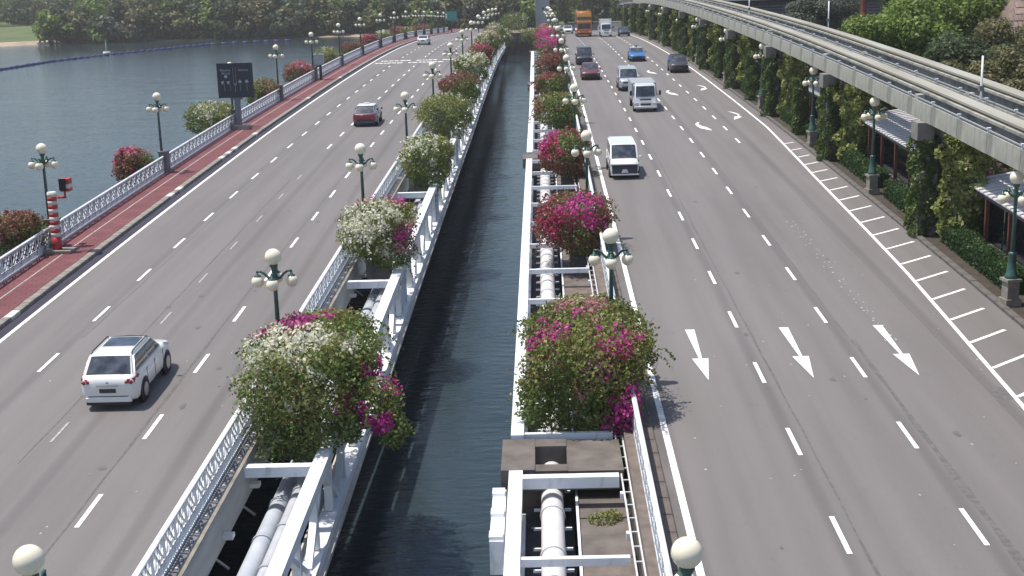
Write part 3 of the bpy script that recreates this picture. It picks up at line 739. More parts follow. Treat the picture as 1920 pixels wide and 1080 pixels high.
    for k in range(9):
        a = random.uniform(0, 6.28); rr = random.uniform(.5, 1.2) * s
        b.tube([(0, 0, .9 * s), (math.cos(a) * rr * .5, math.sin(a) * rr * .5, 1.5 * s), (math.cos(a) * rr, math.sin(a) * rr, random.uniform(1.3, 2.2) * s)], [.05, .035, .015], 5)
    ob('branch', b.mesh('branch', TWIG), r_)
    return r_
def planter(X, Y, z0, h, wd, m, label, group, k=0):
    p = empty('planter', (X, Y, z0)); tag(p, label, 'planter', group)
    b = MB(); b.box((0, 0, h / 2 - .15), (wd * .8, wd * .8, h - .3), top=1.12); b.box((0, 0, h - .12), (wd * 1.02, wd * 1.02, .28), top=1.03); ob('trough', b.mesh('trough', m), p)
    b = MB(); b.box((0, 0, h + .03), (wd * .9, wd * .9, .06)); ob('soil', b.mesh('soil', SOIL), p)
G_L, G_R, G_O = 'bougainvillea in the left median', 'bougainvillea in the right median', 'bougainvillea on the sea side'
CONCP = pmat('planter_concrete', (.27, .25, .235), (.15, .135, .13), 1.6, .9, bump=.3)
CONCK = pmat('planter_dark', (.15, .14, .145), (.085, .08, .083), 1.3, .9, bump=.3)
LB = [ # base, blooms, size, label
 ([('G', 7), ('R', .5), ('Y', 2.4)], [('w', (-.8, -.7, 2.5), 1.0, 2.2), ('w', (.1, -.9, 2.4), .8, 1.6), ('w', (-1.2, -1.0, 1.9), .5, .8), ('m', (-.5, 1.0, 2.8), .6, 1.2), ('m', (1.1, -1.2, .9), .55, 1.1), ('m', (1.7, -.6, 1.5), .4, 1.1), ('m', (1.9, -1.4, .7), .4, .8), ('w', (-.2, -1.4, 1.2), .6, .3)], 1.0, 'large bougainvillea with white blossom over its top and magenta below, nearest in the left median'),
 ([('G', 6), ('R', 1), ('Y', 2)], [('w', (-.6, -1.0, 2.0), 1.1, 3.0), ('p', (.9, -1.2, 1.5), .6, .8), ('m', (.4, 1.0, 2.7), .5, 1.3), ('p', (-.8, .9, 2.6), .5, 1.0), ('m', (.7, -1.2, 1.4), .3, .6)], 1.02, 'bougainvillea dense with white blossom and a magenta rim, second in the left median'),
 ([('G', 5), ('Y', 4)], [('w', (-.6, -.6, 2.5), 1.0, 2.0), ('w', (.5, -.8, 2.0), .8, 1.0)], .95, 'pale white-green bougainvillea trailing low over the rail, third in the left median'),
 ([('G', 4), ('Y', 6)], [('w', (0, -.2, 2.8), .9, .35)], .98, 'light green bougainvillea almost without blossom, fourth in the left median'),
 ([('G', 6), ('R', 2)], [('b', (-1.1, -.5, 2.0), .9, 2.2), ('b', (-.2, .3, 2.7), .8, 1.2)], .95, 'bougainvillea maroon at the left and green at the right, fifth in the left median'),
 ([('G', 4), ('Y', 3)], [('w', (0, -.5, 2.3), 1.3, 3.5)], .95, 'creamy white bougainvillea, sixth in the left median'),
 ([('R', 4), ('G', 2)], [('c', (0, -.4, 2.3), 1.2, 2.5)], .8, 'dark crimson bougainvillea, seventh in the left median'),
 ([('G', 3), ('Y', 3)], [('w', (0, -.4, 2.3), 1.2, 3.0), ('p', (.5, .2, 2.5), .8, 1.5)], .95, 'white and pale pink bougainvillea, eighth in the left median'),
 ([('Y', 4), ('G', 3)], [('p', (0, -.4, 2.3), 1.0, 1.5), ('w', (0, -.4, 2.3), 1.1, 1.5)], .95, 'pink and cream bougainvillea, ninth in the left median'),
 ([('Y', 4), ('G', 3)], [('w', (0, -.4, 2.3), 1.2, 2.0)], .9, 'pale bougainvillea at the far end of the left median')]
for i, (bs, bl, sz, lb) in enumerate(LB):
    Y = MEDY[i + 1] - 1.7; X = -7.05 + dr(Y, .009) + (.1 if i == 0 else 0)
    n = [26000, 12000, 9000, 7000, 5000, 4500][min(i, 5)]
    bush(X, Y, zr(Y) - .05, sz * 1.12, n, None, bs, bl, lb, G_L, lf=[.1, .105, .115, .125, .14, .15][min(i, 5)], droop=1.2 if i in (0, 2) else 1.05)
    planter(-7.45 + dr(Y, .009), Y, zr(Y) - .9, 2.3, 1.25, CONCP, 'grey concrete planter under the %s bush of the left median' % (ORD[i] if i else 'large white and magenta'), 'planters of the left median')
RB = [
 ([('G', 5.5), ('R', .7), ('Y', 4)], [('m', (-.9, -.9, 2.3), .7, 1.1), ('m', (.7, -1.2, 2.2), .6, 1.3), ('p', (-.2, .9, 2.8), .8, .4), ('m', (1.0, -2.1, .3), .45, 1.6), ('m', (1.1, -2.0, .9), .3, .9), ('p', (0, -1.6, 1.2), .7, .25)], 1.0, 'large green bougainvillea with a magenta band, nearest in the right median'),
 ([('G', 3), ('R', 4)], [('m', (.5, -1.0, 2.1), .8, 1.8), ('c', (-.9, -.9, 1.6), .8, 1.6)], .97, 'magenta and rust bougainvillea beside the white water main, second in the right median'),
 ([('R', 4), ('G', 2)], [('c', (-.9, -.7, 1.9), .9, 2.2), ('m', (-.9, -.6, 2.3), .6, 1.4), ('b', (.7, 0, 2.4), .9, 1.6)], .95, 'crimson bougainvillea browning at the right, third in the right median'),
 ([('G', 5), ('R', 1), ('Y', 3)], [('b', (-1.3, -.8, 1.5), .8, 1.6)], .95, 'green bougainvillea with a maroon left flank, fourth in the right median'),
 ([('G', 3), ('R', 3)], [('b', (-.7, -.5, 2.2), 1.0, 1.6)], .85, 'rust and green bougainvillea, fifth in the right median'),
 ([('G', 3), ('R', 3)], [('b', (.2, -.6, 2.0), 1.0, 2.0)], .85, 'dark maroon bougainvillea, sixth in the right median'),
 ([('R', 3), ('G', 3)], [('m', (0, -.5, 2.4), 1.2, 3.2)], 1.0, 'bright magenta bougainvillea, seventh in the right median'),
 ([('R', 2), ('G', 2)], [('m', (0, -.5, 2.4), 1.2, 3.5)], 1.0, 'bright magenta bougainvillea, eighth in the right median'),
 ([('R', 3), ('Y', 2)], [('p', (0, -.5, 2.4), 1.2, 1.5), ('c', (0, -.4, 2.4), 1.0, 1.5)], 1.0, 'faded pink bougainvillea, ninth in the right median'),
 ([('R', 3), ('Y', 2)], [('p', (0, -.5, 2.4), 1.2, 1.5)], .9, 'faded bougainvillea at the far end of the right median')]
for i, (bs, bl, sz, lb) in enumerate(RB):
    Y = MRY[i + 1] - 2.0; X = 1.32 + dr(Y, .003)
    n = [26000, 12000, 9000, 7000, 5000, 4500][min(i, 5)]
    bush(X, Y, zr(Y) - .1, sz * 1.1, n, None, bs, bl, lb, G_R, lf=[.1, .105, .115, .125, .14, .15][min(i, 5)], droop=1.0)
    planter(1.75, Y - .2, zr(Y) - .85, 2.2, 1.15, CONCK, 'dark concrete planter under the %s bush of the right median' % (ORD[i] if i else 'large green and magenta'), 'planters of the right median')
OB = [
 ([('G', 6), ('R', 2)], [('p', (-.6, -1, 1.2), .9, .5), ('b', (0, .3, 2.6), .8, .8)], .9, 'dark green bougainvillea with a reddish top at the left edge of the picture'),
 ([('G', 3), ('R', 3)], [('p', (-.4, -.3, 2.2), 1.1, 1.6), ('c', (-.4, -.3, 2.3), 1.1, 1.6)], .85, 'deep pink bougainvillea beyond the railing, second on the sea side'),
 ([('G', 3), ('Y', 4)], [('w', (-.2, -.8, 2.0), 1.1, 1.0)], 1.05, 'yellow-green bougainvillea with white blossom beside the dark direction sign'),
 ([('G', 4), ('Y', 3), ('R', 1)], [('b', (.3, -.7, 1.9), .9, 1.4), ('c', (.6, -.8, 1.8), .6, .8)], .95, 'round green bougainvillea with dull red centre, right of the dark direction sign'),
 ([('R', 3), ('G', 2)], [('p', (.2, -.3, 2.0), 1.2, 2.2), ('c', (.3, -.2, 2.2), 1.0, 1.2)], 1.05, 'dusty pink bougainvillea behind the grey cabinet'),
 ([('G', 3), ('Y', 4)], [('w', (0, -.3, 2.4), .9, .9)], 1.0, 'yellow-green bougainvillea with cream blossom, sixth on the sea side'),
 ([('G', 3), ('R', 2)], [('b', (-.8, -.3, 2.3), .9, 1.6)], .9, 'bougainvillea rust at the left and green at the right, seventh on the sea side'),
 ([('R', 2)], [('c', (0, -.3, 2.4), 1.1, 3)], .95, 'bright red-pink bougainvillea, eighth on the sea side'),
 ([('G', 3), ('Y', 3)], [('w', (0, -.3, 2.4), 1.1, 1.8)], 1.0, 'cream bougainvillea, ninth on the sea side'),
 ([('G', 2), ('R', 2)], [('b', (-.4, -.3, 2.4), 1.1, 1.6), ('p', (.6, 0, 2.4), .8, 1.2)], 1.0, 'rust and pink bougainvillea, tenth on the sea side'),
 ([('G', 3), ('Y', 3)], [('w', (0, 0, 2.4), 1.1, 1.2)], 1.0, 'pale bougainvillea, eleventh on the sea side'),
 ([('G', 2), ('R', 2)], [('c', (0, 0, 2.4), 1.1, 1.6)], 1.0, 'dull crimson bougainvillea, twelfth on the sea side'),
 ([('G', 2), ('R', 2)], [('c', (0, 0, 2.4), 1.1, 1.6)], 1.0, 'dull crimson bougainvillea by the green sign')]
for i, (bs, bl, sz, lb) in enumerate(OB):
    Y = OUTY[i + 1] - 1.0; X = -24.9 + (.35 if i == 0 else 0)
    n = [6000, 5000, 5000, 4500, 4500, 4000][min(i, 5)]
    bush(X, Y, zr(Y) - .45, sz * .98, n, None, bs, bl, lb, G_O, lf=.135, droop=1.0)
    planter(-24.45, Y, zr(Y) - .9, 1.9, 1.15, CONCK, 'dark planter hung outside the railing under the %s sea side bush' % ORD[i], 'planters on the sea side')

# ------------------------------------------------------------------ signs and posts on the red path
def text(body, size, mat_, parent, loc, nm='lettering', align='CENTER'):
    c = bpy.data.curves.new(nm, 'FONT'); c.body = body; c.size = size; c.align_x = align; c.extrude = .006; c.materials.append(mat_)
    t = bpy.data.objects.new(nm, c); S.collection.objects.link(t); dg = bpy.context.evaluated_depsgraph_get(); dg.update()
    me = bpy.data.meshes.new_from_object(t.evaluated_get(dg)); bpy.data.objects.remove(t)
    if not me.materials: me.materials.append(mat_)
    return ob(nm, me, parent, loc, (math.pi / 2, 0, 0))
sg = empty('direction_sign', (-22.85, 101.5, zr(101.5) + .155)); tag(sg, 'dark square lane direction sign on a grey post beside the red path', 'road sign')
b = MB(); b.box((0, .1, .15), (1.7, .9, .3)); b.box((0, .1, .33), (1.5, .8, .06)); ob('plinth', b.mesh('plinth', KBL), sg)
b = MB(); b.box((.05, 0, 1.35), (.42, .3, 2.1)); b.box((0, 0, 2.35), (.9, .26, .14)); ob('post', b.mesh('post', pmat('post_grey', (.17, .18, .21), rough=.5)), sg)
b = MB(); b.box((0, 0, 3.72), (2.68, .14, 2.6)); ob('panel', b.mesh('panel', SIGNB), sg)
b = MB(); f_ = -.085
def up_arrow(x, lean=0):
    z0, z1 = 2.95, 3.55
    b.bar((x + .0, f_, z0), (x - lean, f_, z1), .012, .075); 
    if lean: b.poly([(x - lean - .22, f_ - .006, z1 + .1), (x - lean + .05, f_ - .006, z1 + .14), (x - lean - .12, f_ - .006, z1 - .14)][::1])
    else: b.poly([(x - .17, f_ - .006, z1), (x + .17, f_ - .006, z1), (x, f_ - .006, z1 + .24)])
up_arrow(-.8, .06); up_arrow(-.35, .08); up_arrow(.37); up_arrow(.88)
b.bar((0, f_, 2.85), (0, f_, 3.4), .012, .09); b.bar((0, f_, 3.38), (-.1, f_, 3.5), .012, .06); b.bar((0, f_, 3.38), (.1, f_, 3.5), .012, .06)
b.bar((-.11, f_, 3.48), (-.11, f_, 4.7), .012, .06); b.bar((.09, f_, 3.48), (.09, f_, 4.7), .012, .06)
b.poly([(-.68 + .13 * math.cos(t * .5236), f_ - .004, 4.03 + .12 * math.sin(t * .5236)) for t in range(12)])
ob('arrow_symbol', b.mesh('arrow_symbol', SIGNW), sg)
text('Resorts', .26, SIGNW, sg, (-.7, f_, 4.42)); text('World', .24, SIGNW, sg, (-.68, f_, 4.18)); text('Sentosa', .24, SIGNW, sg, (.66, f_, 4.42))
b = MB(); b.bar((1.34, .05, 2.2), (1.34, .05, 5.0), .05, .05); ob('edge_strip', b.mesh('edge_strip', CONCG), sg)

sp = empty('striped_post', (-22.83, 61.3, zr(61.3) + .155)); tag(sp, 'red and white striped round post standing at the left beside the red path', 'post')
b = MB(); b.box((.15, 0, .07), (1.2, .9, .14)); ob('plinth', b.mesh('plinth', KBL), sp)
b = MB(); z = .14; zs = [0, .62]
while zs[-1] < 2.6: zs.append(zs[-1] + .19)
for i, (a, c) in enumerate(zip(zs, zs[1:])): b.tube([(0, 0, .14 + a), (0, 0, .14 + c)], .215, 16, i % 2)
ob('post_shaft', b.mesh('post_shaft', [RED, KBLP]), sp)
b = MB(); b.tube([(0, 0, zs[-1] + .13), (0, 0, zs[-1] + .17)], .2, 16); ob('cap', b.mesh('cap', KBLP), sp)
cb = empty('camera_housing', (-22.27, 61.5, zr(61.5) + .155 + 2.78)); tag(cb, 'red and white box with a black face on a short arm beside the striped post', 'camera')
b = MB(); b.tube([(-.35, 0, -.2), (0, 0, -.2)], .06, 8); b.tube([(0, 0, -.25), (0, 0, .1)], .05, 8); ob('arm', b.mesh('arm', RED), cb)
b = MB(); b.box((.08, .06, .55), (.4, .5, .25), 0); b.box((.08, .06, .33), (.4, .5, .19), 1); b.box((.08, .06, .16), (.4, .5, .15), 0); ob('housing', b.mesh('housing', [RED, KBLP]), cb)
b = MB(); b.box((-.0, -.22, .42), (.3, .1, .56)); ob('face', b.mesh('face', BLACK), cb)
cc = empty('grey_cabinet', (-22.9, 141.8, zr(141.8) + .155)); tag(cc, 'grey box cabinet on a pole before the dusty pink bush on the red path', 'cabinet')
b = MB(); b.box((0, 0, 2.05), (.95, .7, 1.0)); b.box((0, 0, 2.6), (1.1, .8, .1)); ob('housing', b.mesh('housing', pmat('cabinet_grey', (.42, .45, .47), rough=.6)), cc)
b = MB(); b.box((.1, 0, .8), (.25, .25, 1.6)); ob('post', b.mesh('post', DKMET), cc)
gs = empty('green_sign', (-21.0, 338, zr(338))); tag(gs, 'green road sign with white strokes at the far end of the red path', 'road sign')
b = MB(); b.box((0, 0, 4.2), (3.0, .15, 2.3)); ob('panel', b.mesh('panel', SIGNG), gs)
b = MB(); b.box((0, .1, 1.5), (.3, .2, 3.1)); ob('post', b.mesh('post', DKMET), gs)
b = MB()
for x in (-.4, .25, .95): b.bar((x, -.1, 3.5), (x + .08, -.1, 4.2), .02, .12); b.bar((x + .08, -.1, 4.2), (x, -.1, 4.9), .02, .12)
b.box((-1.2, -.1, 4.2), (.4, .02, 1.2)); ob('sign_stroke', b.mesh('sign_stroke', PAINT), gs)

# ------------------------------------------------------------------ monorail
GY = yr(24, 300, 3)
MR = empty('monorail_guideway', (0, 0, 0)); tag(MR, 'long pale concrete monorail guideway with two running beams above the right hedge', 'monorail')
def msweep(nm, prof, mat_, parent=None):
    b = MB(); b.sweep(prof, GY); return ob(nm, b.mesh(nm, mat_), parent or MR)
def ppanel():
    b = MB(); b.hexa([(0, -1.86, 5.3), (.14, -1.86, 5.3), (.14, 1.86, 5.3), (0, 1.86, 5.3), (.0, -1.86, 6.12), (.12, -1.86, 6.12), (.12, 1.86, 6.12), (.0, 1.86, 6.12)]); return b.mesh('side_panel', MONO)
def rpost():
    b = MB(); b.box((.06, 0, 6.0), (.08, .08, .5)); b.box((.06, 0, 6.29), (.14, .14, .07)); return b.mesh('rail_post', RAILW)
PPM, RPM = ppanel(), rpost()
PYY = [61 + 20.3 * i for i in range(-1, 12)]
for X, dz in ((17.45, 0), (19.8, .12)):
    Y = 28.0; i = 0
    while Y < 245:
        ob('side_panel', PPM, MR, (X, Y, zr(Y) + dz + random.uniform(-.008, .008)), (slope(Y), 0, 0)); ob('rail_post', RPM, MR, (X, Y - 1.87, zr(Y - 1.87) + dz), (slope(Y), 0, 0)); Y += 3.75
    msweep('power_rail', [(X + .03, 6.2 + dz), (X + .08, 6.2 + dz), (X + .08, 6.25 + dz), (X + .03, 6.25 + dz)], pmat('dull_rail', (.4, .4, .42), rough=.5))
    b = MB(); Y = 26.0; w_ = .78 if X < 18 else 1.4
    while Y < 250:
        b.box((X + .16 + w_ / 2, Y, zr(Y) + 5.47), (w_, .03, .06)); Y += .16
    o = ob('floor_grating', b.mesh('floor_grating', MONOD), MR); o['kind'] = 'stuff'
for X in (18.4, 21.35):
    msweep('beam_web', [(X + .1, 5.3), (X + .62, 5.3), (X + .62, 6.2), (X + .1, 6.2)], MONO)
    msweep('beam_flange', [(X - .1, 6.14), (X + .78, 6.14), (X + .78, 6.26), (X - .1, 6.26)], MONO)
    msweep('beam_top', [(X + .02, 6.36), (X + .68, 6.36), (X + .68, 6.46), (X + .02, 6.46)], MONOT)
    msweep('beam_gap', [(X + .06, 6.26), (X + .64, 6.26), (X + .64, 6.36), (X + .06, 6.36)], pmat('rust_strip', (.13, .1, .075), (.07, .055, .045), 2, .9))
msweep('inner_slab', [(19.45, 5.7), (19.78, 5.7), (19.78, 5.8), (19.45, 5.8)], pmat('lilac_slab', (.5, .49, .52), (.38, .37, .41), 1, .8))
b = MB(); b.box((0, 0, 5.85), (.3, .55, 1.0)); jm = b.mesh('joint_block', MONO)
for Y in PYY:
    if Y < 250:
        for X in (17.62, 19.95): ob('joint_block', jm, MR, (X, Y + 1.2, zr(Y + 1.2)))
for i, (X, Y) in enumerate(((19.25, 58.6), (19.25, 123), (22.1, 103), (19.25, 160))):
    m_ = empty('signal_mast', (X, Y, zr(Y) + 6.1)); tag(m_, 'thin white mast on the monorail, %s from the camera' % ORD[i], 'mast', 'masts on the monorail')
    b = MB(); b.tube([(0, 0, -.6), (0, 0, 2.3)], [.055, .045], 8); ob('pole', b.mesh('pole', WHITE), m_)
    b = MB(); b.box((0, 0, .9), (.2, .2, .22)); ob('junction_box', b.mesh('junction_box', CONCG), m_)

# pylons with creeper, one clad dark, its neighbour yellow-green
LCD = leafmat('creeper_dark', [(.035, .07, .018), (.07, .12, .028), (.12, .17, .042), (.19, .22, .07)])
LCY = leafmat('creeper_yellow', [(.10, .15, .03), (.2, .26, .06), (.34, .37, .12), (.55, .52, .26)], transl=.4)
LH = leafmat('hedge_leaf', [(.02, .05, .014), (.035, .08, .02), (.06, .12, .03)])
GLB = pmat('cross_grey', (.25, .235, .22), (.17, .16, .15), 1.5, .85)
def column_leaves(name, n, wx, wy, h, lf, mat_, lumpy=.18, ragged=.25):
    t = rng.random(n); z = h * (1 - (1 - t) ** 1.05); a = rng.uniform(0, 2 * math.pi, n)
    ph = rng.uniform(0, 6, 4)
    rr = 1 + lumpy * (np.sin(z * 2.3 + a * 2 + ph[0]) + np.sin(z * 5.1 - a * 3 + ph[1]) * .6) + rng.normal(0, .05, n)
    ca, sa = np.cos(a), np.sin(a); q = np.maximum(abs(ca), abs(sa)) ** .7
    x = ca / q * wx / 2 * rr; y = sa / q * wy / 2 * rr
    C = np.stack([x, y, z + rng.normal(0, .05, n)], 1); N = np.stack([ca, sa, np.full(n, .35)], 1)
    # ragged cap
    k = n // 6; C2 = np.stack([rng.uniform(-.5, .5, k) * wx, rng.uniform(-.5, .5, k) * wy, h + rng.uniform(-ragged, ragged, k) * .9], 1)
    C = np.concatenate([C, C2]); N = np.concatenate([N, np.tile([0, 0, 1.], (k, 1))])
    return quads_mesh(name, leaf_quads(C, N, lf, .8), np.zeros(len(C), int), [mat_])
CD = [column_leaves('creeper', 4200, 1.15, 1.3, 4.45, .15, LCD) for _ in range(3)]
CYm = [column_leaves('creeper', 3600, 1.6, 1.7, 4.3, .21, LCY, .24, .5) for _ in range(3)]
for i, Y in enumerate(PYY):
    if i == 0: continue
    d = (ORD[i - 1] + ' from the camera')
    p = empty('monorail_pylon', (17.75, Y, zr(Y) + .06)); tag(p, 'concrete monorail pylon clad in dark green creeper, ' + d, 'pylon', 'creeper clad pylons')
    b = MB(); b.box((0, 0, 2.3), (.75, .9, 4.6)); ob('shaft', b.mesh('shaft', CONCG), p)
    b = MB(); b.box((-.3, -.1, 4.82), (.75, 1.1, .8)); b.box((.9, 0, 4.8), (1.7, .9, .6)); ob('crosshead', b.mesh('crosshead', GLB), p)
    o = ob('creeper', CD[i % 3], p, (0, 0, 0), (0, 0, i * 1.7)); o['kind'] = 'stuff'
    p = empty('creeper_column', (19.05, Y - 1.3, zr(Y) + .06)); tag(p, 'pillar smothered in yellow-green leaves behind the dark pylon, ' + d, 'creeper', 'yellow-green creeper pillars')
    b = MB(); b.box((0, 0, 2.2), (.7, .8, 4.4)); ob('shaft', b.mesh('shaft', CONCG), p)
    o = ob('creeper', CYm[i % 3], p, (0, 0, 0), (0, 0, i * 1.1)); o['kind'] = 'stuff'
    if i < 4:
        p = empty('equipment_box', (18.55, Y - 1.0, zr(Y) + 4.35)); tag(p, 'grey equipment box fixed under the monorail at the %s pylon' % ORD[i - 1], 'equipment box', 'boxes at the pylons')
        b = MB(); b.box((0, 0, .35), (.95, .4, .75)); ob('box_shell', b.mesh('box_shell', DKMET), p); b = MB(); b.box((-.1, -.22, .38), (.5, .04, .42)); ob('door', b.mesh('door', CONCG), p)
        b = MB(); b.box((0, -.02, -.06), (1.15, .6, .07)); ob('shelf', b.mesh('shelf', CONCG), p)
# slender tall shrubs between pylons further off
for i, Y in enumerate([92, 112, 132, 152, 172, 192, 212, 232]):
    p = empty('columnar_shrub', (17.95, Y, zr(Y) + .06)); tag(p, 'tall narrow dark shrub between the monorail pylons, %s in the row' % ORD[i], 'shrub', 'tall shrubs under the monorail')
    o = ob('foliage', CD[(i + 1) % 3], p, None, (0, 0, i), (.8, .8, .82)); o['kind'] = 'stuff'
    b = MB(); b.tube([(0, 0, 0), (0, 0, 3)], [.08, .04], 6); ob('stem', b.mesh('stem', TWIG), p)
# clipped hedge pieces
def hedge(Y0, Y1, X, wx, h, label, mat_=LH):
    n = int((Y1 - Y0) * wx * 1400 ** .5 * 12); L_ = Y1 - Y0; n = int(900 * L_)
    f = rng.random(n); C = np.zeros((n, 3)); N = np.zeros((n, 3))
    y = rng.uniform(0, L_, n); a = f < .45; bb = (f >= .45) & (f < .8); c_ = f >= .8
    C[:, 1] = y; C[a, 0] = rng.uniform(-wx/2, wx/2, a.sum()); C[a, 2] = h; N[a] = (0, 0, 1)
    C[bb, 0] = -wx / 2; C[bb, 2] = rng.uniform(0, h, bb.sum()); N[bb] = (-1, 0, .2)
    C[c_, 0] = rng.uniform(-wx/2, wx/2, c_.sum()); C[c_, 1] = 0; C[c_, 2] = rng.uniform(0, h, c_.sum()); N[c_] = (0, -1, .2)
    C += rng.normal(0, .045, (n, 3)); C[:, 2] += .06 * np.sin(C[:, 1] * 2.2) * (C[:, 2] > h * .5)
    C[:, 2] += np.array([zr(Y0 + v) - zr(Y0) for v in C[:, 1]])
    r_ = empty('hedge', (X, Y0, zr(Y0) + .06)); tag(r_, label, 'hedge', 'hedges along the right kerb')
    o = ob('foliage', quads_mesh('foliage', leaf_quads(C, N, .09, .6), np.zeros(n, int), [mat_]), r_); o['kind'] = 'stuff'
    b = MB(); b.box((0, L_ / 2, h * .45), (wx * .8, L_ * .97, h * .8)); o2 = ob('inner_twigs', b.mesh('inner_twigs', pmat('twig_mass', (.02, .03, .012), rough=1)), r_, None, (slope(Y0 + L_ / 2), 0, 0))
HS = [(40, 47.3, 'dark clipped hedge left of the near stone lamp pedestal'), (50.6, 59.3, 'clipped hedge between the near lamp pedestal and the first pylon'), (63.0, 69.6, 'bright topped clipped hedge between the first pylon and the second lamp'), (72, 79.8, 'clipped hedge in front of the second pylon'), (83.5, 90.5, 'clipped hedge after the second pylon'), (92.6, 100.3, 'clipped hedge in front of the third pylon'), (104, 120, 'dark hedge after the third pylon'), (125, 141, 'dark hedge after the fourth pylon'), (146, 162, 'dark hedge after the fifth pylon'), (167, 183, 'dark hedge after the sixth pylon'), (188, 230, 'long dark hedge at the far end of the kerb')]
for a, c, lb in HS: hedge(a, c, 18.5, .85, .8, lb)
# planter edging, one block after another
PE = empty('planter_wall', (0, 0, 0)); PE['kind'] = 'structure'
TER = pmat('terracotta', (.3, .19, .15), (.2, .12, .095), 3, .9)
b = MB(); b.box((0, 0, .2), (.22, .96, .42)); pm_ = b.mesh('wall_block', TER)
for i in range(110): Y = 38 + i; ob('wall_block', pm_, PE, (19.15, Y, zr(Y) + .1), (slope(Y), 0, 0))
# canopies
RF = pmat('canopy_sheet', (.7, .68, .68), (.56, .54, .55), 1.1, .6, stretch=(1, 4, 1))
CY_ = [(40.5, 60.2), (66.8, 81.0), (87.3, 101), (107.6, 121.5), (128, 142)]
for i, (a, c) in enumerate(CY_):
    r_ = empty('covered_walkway', (19.3, a, zr(a))); tag(r_, 'walkway canopy with ribbed grey roof and brown posts, %s under the monorail' % ORD[i], 'canopy', 'walkway canopies')
    n = int((c - a) / .55); b = MB(); b.hexa([(-.15, .01, 2.62), (2.9, .01, 3.12), (2.9, .53, 3.12), (-.15, .53, 2.62), (-.15, .01, 2.68), (2.9, .01, 3.18), (2.9, .53, 3.18), (-.15, .53, 2.68)]); b.box((1.3, .03, 2.95), (.01, .03, .01)); b.hexa([(-.15, 0, 2.64), (2.9, 0, 3.14), (2.9, .06, 3.14), (-.15, .06, 2.64), (-.15, 0, 2.73), (2.9, 0, 3.23), (2.9, .06, 3.23), (-.15, .06, 2.73)])
    sm = b.mesh('roof_sheet', RF)
    for k in range(n):
        Y = a + k * (c - a) / n; ob('roof_sheet', sm, r_, (0, Y - a, zr(Y) - zr(a)), (slope(Y), 0, 0))
    b = MB(); b.box((0, 0, 1.3), (.16, .16, 2.6)); pm2 = b.mesh('post', WOOD)
    Y = c - .15; js = []
    while Y > a:
        ob('post', pm2, r_, (0, Y - a, zr(Y) - zr(a))); js.append(Y); Y -= 2.9
    b = MB(); b.loft([[(-.1, y - a, zr(y) - zr(a) + 2.46), (.02, y - a, zr(y) - zr(a) + 2.46), (.02, y - a, zr(y) - zr(a) + 2.62), (-.1, y - a, zr(y) - zr(a) + 2.62)] for y in yr(a, c, 3)], sm=False); ob('eaves_beam', b.mesh('eaves_beam', DKMET), r_)
    for y1, y0 in zip(js, js[1:]):
        b = MB(); b.box((.75, 1.38, 1.25), (.03, 2.7, 2.3)); ob('glass_screen', b.mesh('glass_screen', GLASSD), r_, (0, y0 - a + .07, zr(y0) - zr(a)), (slope(y0), 0, 0))
    b = MB(); b.box((1.5, (c - a) / 2, .1), (3.6, c - a, .1)); ob('floor', b.mesh('floor', CONCG), r_, None, (math.atan2(zr(c) - zr(a), c - a), 0, 0))

# ------------------------------------------------------------------ trees
TRUNK = pmat('bark', (.16, .13, .1), (.09, .075, .06), 3, .95, bump=.5)
LT1 = leafmat('tree_dark', [(.035, .058, .026), (.06, .09, .036), (.09, .12, .05), (.13, .145, .07)])
LT2 = leafmat('tree_bright', [(.07, .12, .022), (.14, .21, .035), (.2, .28, .055), (.28, .35, .1)])
LT3 = leafmat('tree_olive', [(.08, .09, .035), (.14, .14, .055), (.19, .18, .08), (.24, .2, .11)])
LT4 = leafmat('tree_grey', [(.06, .075, .055), (.12, .14, .10), (.2, .22, .17)])
def crown_arrays(rx, rz, n, lf, nl=16):
    lumps = []
    for k in range(nl):
        a = random.uniform(0, 6.28); q = random.uniform(.1, .85) ** .7; zz = random.uniform(-.55, .8)
        s_ = math.sqrt(max(.1, 1 - zz * zz)); r0 = random.uniform(.22, .42)
        lumps.append((math.cos(a) * q * s_ * rx, math.sin(a) * q * s_ * rx, zz * rz, r0 * rx, r0 * rx, r0 * rz * 1.05))
    lumps.append((0, 0, 0, rx * .5, rx * .5, rz * .6))
    C, N = lump_points(n, lumps, .45, .5); N = N + np.array([0, 0, .5])
    return C, N, lf
def tree_mesh(h, rx, rz, n, lf, mat_, mats=None):
    C, N, lf = crown_arrays(rx, rz, n, lf); C[:, 2] += h - rz
    return quads_mesh('crown', leaf_quads(C, N, lf), np.zeros(len(C), int), [mat_])
def trunk_mesh(h, rx, r0=.3):
    b = MB(); b.tube([(0, 0, -.5), (.1, 0, h * .25), (-.05, .1, h * .5), (0, 0, h * .75)], [r0, r0 * .75, r0 * .5, r0 * .2], 8)
    for k in range(7):
        a = k * .9 + random.random(); z0 = h * random.uniform(.3, .55)
        b.tube([(0, 0, z0), (math.cos(a) * rx * .35, math.sin(a) * rx * .35, z0 + h * .15), (math.cos(a) * rx * .7, math.sin(a) * rx * .7, z0 + h * .25)], [r0 * .4, r0 * .25, r0 * .08], 6)
    return b.mesh('trunk', TRUNK)
TM = {}
for nm, mt in (('dark', LT1), ('bright', LT2), ('olive', LT3), ('grey', LT4)):
    TM[nm] = [(tree_mesh(10, 5.2, 4.4, 17000, .3, mt), trunk_mesh(10, 5.2)) for _ in range(2)]
TRN = 0
